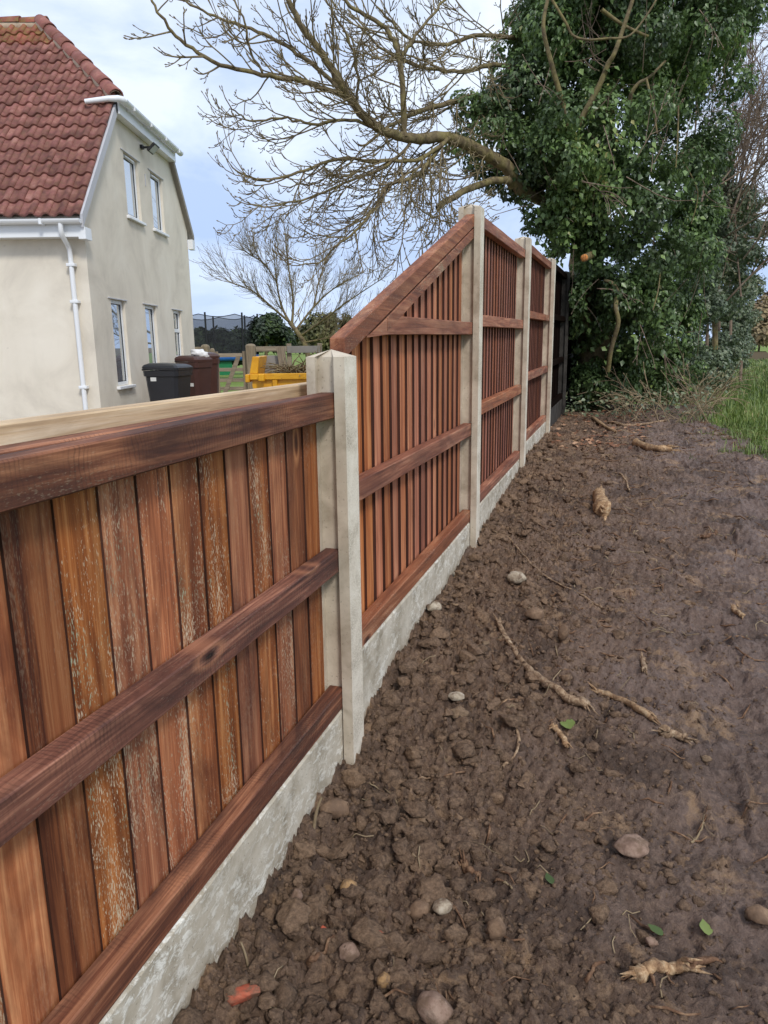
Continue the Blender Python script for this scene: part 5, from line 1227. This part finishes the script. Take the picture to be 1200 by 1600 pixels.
chunk(592, 1466, 12, 12, 10, M['brick'], 'small pinkish red brick chip right of the curved root', .8, 'brick_fragment', 'brick', group='brick fragments')
chunk(1018, 1474, 14, 9, 12, M['stone_pink'], 'small reddish chip beside the splintered wood', .2, 'brick_fragment', 'brick', group='brick fragments')
def stick(pts, r0, r1, mat, label, name='stick', cat='stick', sides=8, wob=.12, lift=.8, n=None, group='sticks and roots on the bare soil'):
    Pq = []
    for px, py in pts: Pq.append(onmud(px, py))
    D = np.linalg.norm(np.mean(Pq, 0)-CAM); s_ = D/FPX; n = n or len(pts)*6
    P = smooth_path(Pq, n); zz = np.array([float(mudz(q[0], q[1])) for q in P]); rr = np.linspace(r0, r1, n)*s_
    k = np.ones(5)/5; zz = np.convolve(np.pad(zz, 2, mode='edge'), k, 'valid'); P[:, 2] = zz+rr*lift
    P[:, :2] += .9*s_*np.stack([fbm(np.arange(n)*.35+rng.uniform(0, 99), np.zeros(n)+.3, 2, 1), fbm(np.arange(n)*.35+rng.uniform(0, 99), np.zeros(n)+.7, 2, 2)], -1)*2
    m_ = n*2; P = smooth_path(P, m_); rr = np.interp(np.linspace(0, 1, m_), np.linspace(0, 1, n), rr)
    tt_ = np.linspace(0, m_*.055, m_); wv_ = fbm(tt_+rng.uniform(0, 99), tt_*0+rng.uniform(0, 99), 3, 5); rr = rr*(1+wob*1.8*wv_); rr[0] *= .75; rr[-1] *= .6
    V, Fq = tube_arrays(P, rr, sides); aa = np.tile(np.arange(sides), m_); li = np.repeat(np.arange(m_), sides)
    rid = fbm(aa*1.7+rng.uniform(0, 50), li*.07, 2, 9); Pc = np.repeat(P, sides, axis=0); V = Pc+(V-Pc)*(1+.55*rid)[:, None]
    Vx, Fx = [V], [Fq]; nv = len(V); rm = rr.mean()
    if rm > .004:
        for e_, dr in ((0, P[0]-P[2]), (-1, P[-1]-P[-3])):
            dr = dr/np.linalg.norm(dr)
            for _ in range(5):
                b0 = P[e_]+rng.normal(0, .45*rm, 3)-dr*rm; q_ = b0+dr*rm*rng.uniform(1.8, 4.2)+rng.normal(0, .5*rm, 3); v_, f_ = tube_arrays([b0, (b0+q_)/2, q_], [rm*.42, rm*.28, rm*.03], 5); Vx.append(v_); Fx.append(f_+nv); nv += len(v_)
    V, Fq = np.concatenate(Vx), np.concatenate(Fx)
    c = P[0].copy()
    me = fastmesh(name, V-c, Fq, True, mat)
    bm = bmesh.new(); bm.from_mesh(me); bmesh.ops.holes_fill(bm, edges=[e for e in bm.edges if e.is_boundary], sides=0); bm.to_mesh(me); bm.free()
    return tag(link(name, me, None, tuple(c)), label, cat, group)
stick([(778, 972), (800, 1010), (822, 1048), (850, 1075), (885, 1096), (918, 1110)], 4, 6.5, M['dead_wood'], 'long torn pale root lying across the middle of the soil', 'root', 'root', wob=.15)
stick([(930, 1080), (952, 1090), (978, 1101), (1002, 1115), (1022, 1131)], 4, 5.5, M['fresh_wood'], 'short pale stripped stick right of the long torn root', wob=.12)
stick([(1036, 1146), (1052, 1150), (1072, 1156)], 7, 5, M['dead_wood'], 'stubby broken stick at the end of the pale stripped stick', wob=.2)
stick([(864, 1140), (874, 1153), (886, 1168)], 4, 5, M['fresh_wood'], 'small fresh splinter of wood below the long root', wob=.2)
stick([(800, 1128), (810, 1150), (804, 1180), (785, 1200)], 2.4, 2.0, M['dead_wood'], 'thin bent pale root below the long torn root', 'root', 'root')
stick([(724, 1346), (734, 1358), (746, 1375)], 6, 5, M['root'], 'short dark muddy stick in the lower middle soil')
stick([(482, 1512), (492, 1500), (508, 1490), (520, 1468)], 4.5, 1.5, M['root'], 'curved reddish root among the lower clods', 'root', 'root')
stick([(770, 830), (800, 850), (832, 880), (870, 912), (910, 932), (952, 956)], 1.8, 1.4, M['dead_wood'], 'long thin trailing root beyond the pale oval stone', 'root', 'root', 5)
stick([(700, 945), (716, 940), (728, 925), (733, 918)], 2, 1.4, M['dead_wood'], 'thin crooked root beside the sloping panel base', 'root', 'root', 5)
stick([(640, 1240), (648, 1222), (662, 1212), (684, 1205)], 2.0, 1.2, M['dead_wood'], 'pale hooked rootlet on the heap below the short post', 'root', 'root', 5)
stick([(994, 696), (1010, 702), (1030, 704), (1050, 703)], 6, 4.5, M['fresh_wood'], 'split pale log lying near the far end of the soil', 'log', 'log', wob=.3, lift=.7)
stick([(950, 662), (975, 664), (1000, 665), (1040, 659)], 2.5, 1.5, M['dead_wood'], 'pale forked root in front of the ivy', 'root', 'root', 6)
stick([(925, 655), (945, 668), (962, 676)], 3, 2, M['fresh_wood'], 'short light root left of the forked root', 'root', 'root', 6)
stick([(1098, 842), (1108, 838), (1120, 832)], 3.5, 2.5, M['root'], 'small dark stick at the right side of the soil', lift=.6)
stick([(1146, 950), (1152, 958), (1160, 966)], 4, 3, M['fresh_wood'], 'pale wood chip near the right edge of the soil')
stick([(1003, 1030), (1005, 1040), (1006, 1050)], 4, 3.5, M['dead_wood'], 'short upright looking stub in the right mud', lift=.7)
stick([(968, 742), (978, 752), (983, 768)], 2, 1.5, M['dead_wood'], 'thin twig right behind the tree stump chunk')
stick([(1080, 1318), (1092, 1304), (1100, 1288)], 1.6, 1.2, M['twig_pale'], 'thin straw coloured stem on the right mud')
stick([(914, 1190+350), (922, 1525), (928, 1512), (945, 1505)], 3.2, 1.8, M['root'], 'crooked little root left of the splintered wood', 'root', 'root')
stick([(784, 1376), (792, 1383), (800, 1391)], 1.7, 1.4, M['twig_pale'], 'short straw piece in the lower middle soil')
# twigs stuck upright at the gravel board
def upright(pts, hgt, r_, label):
    b = onmud(*pts[0]); s_ = np.linalg.norm(b-CAM)/FPX; t_ = b+HR*((pts[1][0]-pts[0][0])*s_)+np.array([0, 0, hgt]); m_ = (b+t_)/2+rng.normal(0, .004, 3)
    V, Fq = tube_arrays(smooth_path([b-np.array([0, 0, .02]), m_, t_], 8), np.linspace(r_*s_, r_*s_*.6, 8), 6)
    tag(link('twig', fastmesh('twig', V-b, Fq, True, M['twig_pale']), None, tuple(b)), label, 'twig')
upright([(489, 1290), (503, 1238)], .085, 2.8, 'pale snapped twig standing up against the low gravel board')
upright([(390, 1515), (381, 1466)], .07, 2.0, 'thin pale twig poking up near the red brick piece')
# stump chunk and splintered wood
stick([(941, 806), (938, 792), (935, 776)], 11, 9, M['fresh_wood'], 'torn orange stump of a root standing near the far soil', 'root_stump', 'stump', 9, .15, .7)
stick([(992, 1530), (1010, 1521), (1032, 1514), (1056, 1516), (1078, 1510)], 10, 6, M['fresh_wood'], 'splintered pale lump of torn wood at the lower right', 'wood_chunk', 'wood', 9, .2, .4)
stick([(1078, 1511), (1100, 1507), (1122, 1503)], 6, 3, M['root'], 'dark root trailing from the splintered wood', 'root', 'root')
def leaf(px, py, sz, label, a_):
    p = onmud(px, py); s_ = np.linalg.norm(p-CAM)/FPX*sz; rim_ = [(0, -.1), (-.22, .02), (-.40, .25), (-.44, .45), (-.30, .72), (-.10, .95), (0, 1.08), (.14, .90), (.34, .66), (.42, .42), (.36, .2), (.2, .0)]
    V = [(0, .4, .02)]+[(x, y, .09*abs(x)+.05*math.sin(7*y+3*x)) for x, y in rim_]; F = [[0, i+1, (i+1) % 12+1] for i in range(12)]; an_ = rng.uniform(-1, 1)
    me = fastmesh('fallen_leaf', np.array(V)*s_, F, True, M['grass'], np.full(13, a_))
    tag(link('fallen_leaf', me, None, (p[0], p[1], p[2]+.012), (rng.uniform(.05, .3), rng.uniform(-.2, .2), YAW+an_)), label, 'leaf', 'fallen leaves')
leaf(890, 1142, 26, 'bright green fallen leaf below the long torn root', .6); leaf(1106, 1466, 20, 'green fallen leaf above the splintered wood', .65); leaf(1034, 1466, 18, 'dull green leaf pressed in mud left of the bright one', .1); leaf(862, 1386, 16, 'small dark green leaf in the lower middle mud', 0.0)
# fallen leaves, straw and rootlets that nobody would count
pts = np.array([onground(rng.uniform(862, 1010), 610+rng.random()**1.5*95) for _ in range(700)]); pts[:, 2] = mudz(pts[:, 0], pts[:, 1])+.012
tag(link('leaf_litter', leaf_cloud('leaf_litter', pts, np.tile([0, -.2, 2.0], (len(pts), 1)), rng.uniform(.03, .075, len(pts)), M['dead_leaf'], 0, 0)), 'brown leaf litter on the soil at the foot of the ivy', 'leaves', kind='stuff')
mb = MB()
for i in range(430):
    x, y = rng.uniform(.05, 2.4), .9+rng.random()**1.5*8; a_ = rng.uniform(0, 6.28); ln = rng.uniform(.015, .075)*(1+y*.08); bend = rng.uniform(-.8, .8)
    Q = np.array([[x+math.cos(a_+bend*t_)*ln*t_, y+math.sin(a_+bend*t_)*ln*t_, 0] for t_ in (-.5, -.15, .2, .5)]); Q[:, 2] = mudz(Q[:, 0], Q[:, 1])+.004+rng.uniform(0, .006)
    mb.tube(Q, rng.uniform(.0006, .0019)*(1+y*.1), 4)
tag(link('straw_bits', mb.mesh('straw_bits', M['twig_pale'])), 'scattered straw and rootlets over the soil', 'straw', kind='stuff')
mb = MB()
for i in range(620):
    x, y = rng.uniform(.3, 2.3), 1.1+rng.random()**1.2*8; x = min(x, float(grass_edge(y))); a_ = rng.uniform(0, 6.28); ln = rng.uniform(.02, .10)*(1+y*.07); bend = rng.uniform(-.6, .6)
    Q = np.array([[x+math.cos(a_+bend*t_)*ln*t_, y+math.sin(a_+bend*t_)*ln*t_, 0] for t_ in (-.5, -.15, .2, .5)]); Q[:, 2] = mudz(Q[:, 0], Q[:, 1])+.003+rng.uniform(0, .005)
    mb.tube(Q, np.array([.6, 1, .9, .4])*rng.uniform(.001, .0042)*(1+y*.06), 4)
tag(link('bark_scraps', mb.mesh('bark_scraps', M['root'])), 'dark bark scraps and snapped twig ends trodden into the mud', 'bark', kind='stuff')
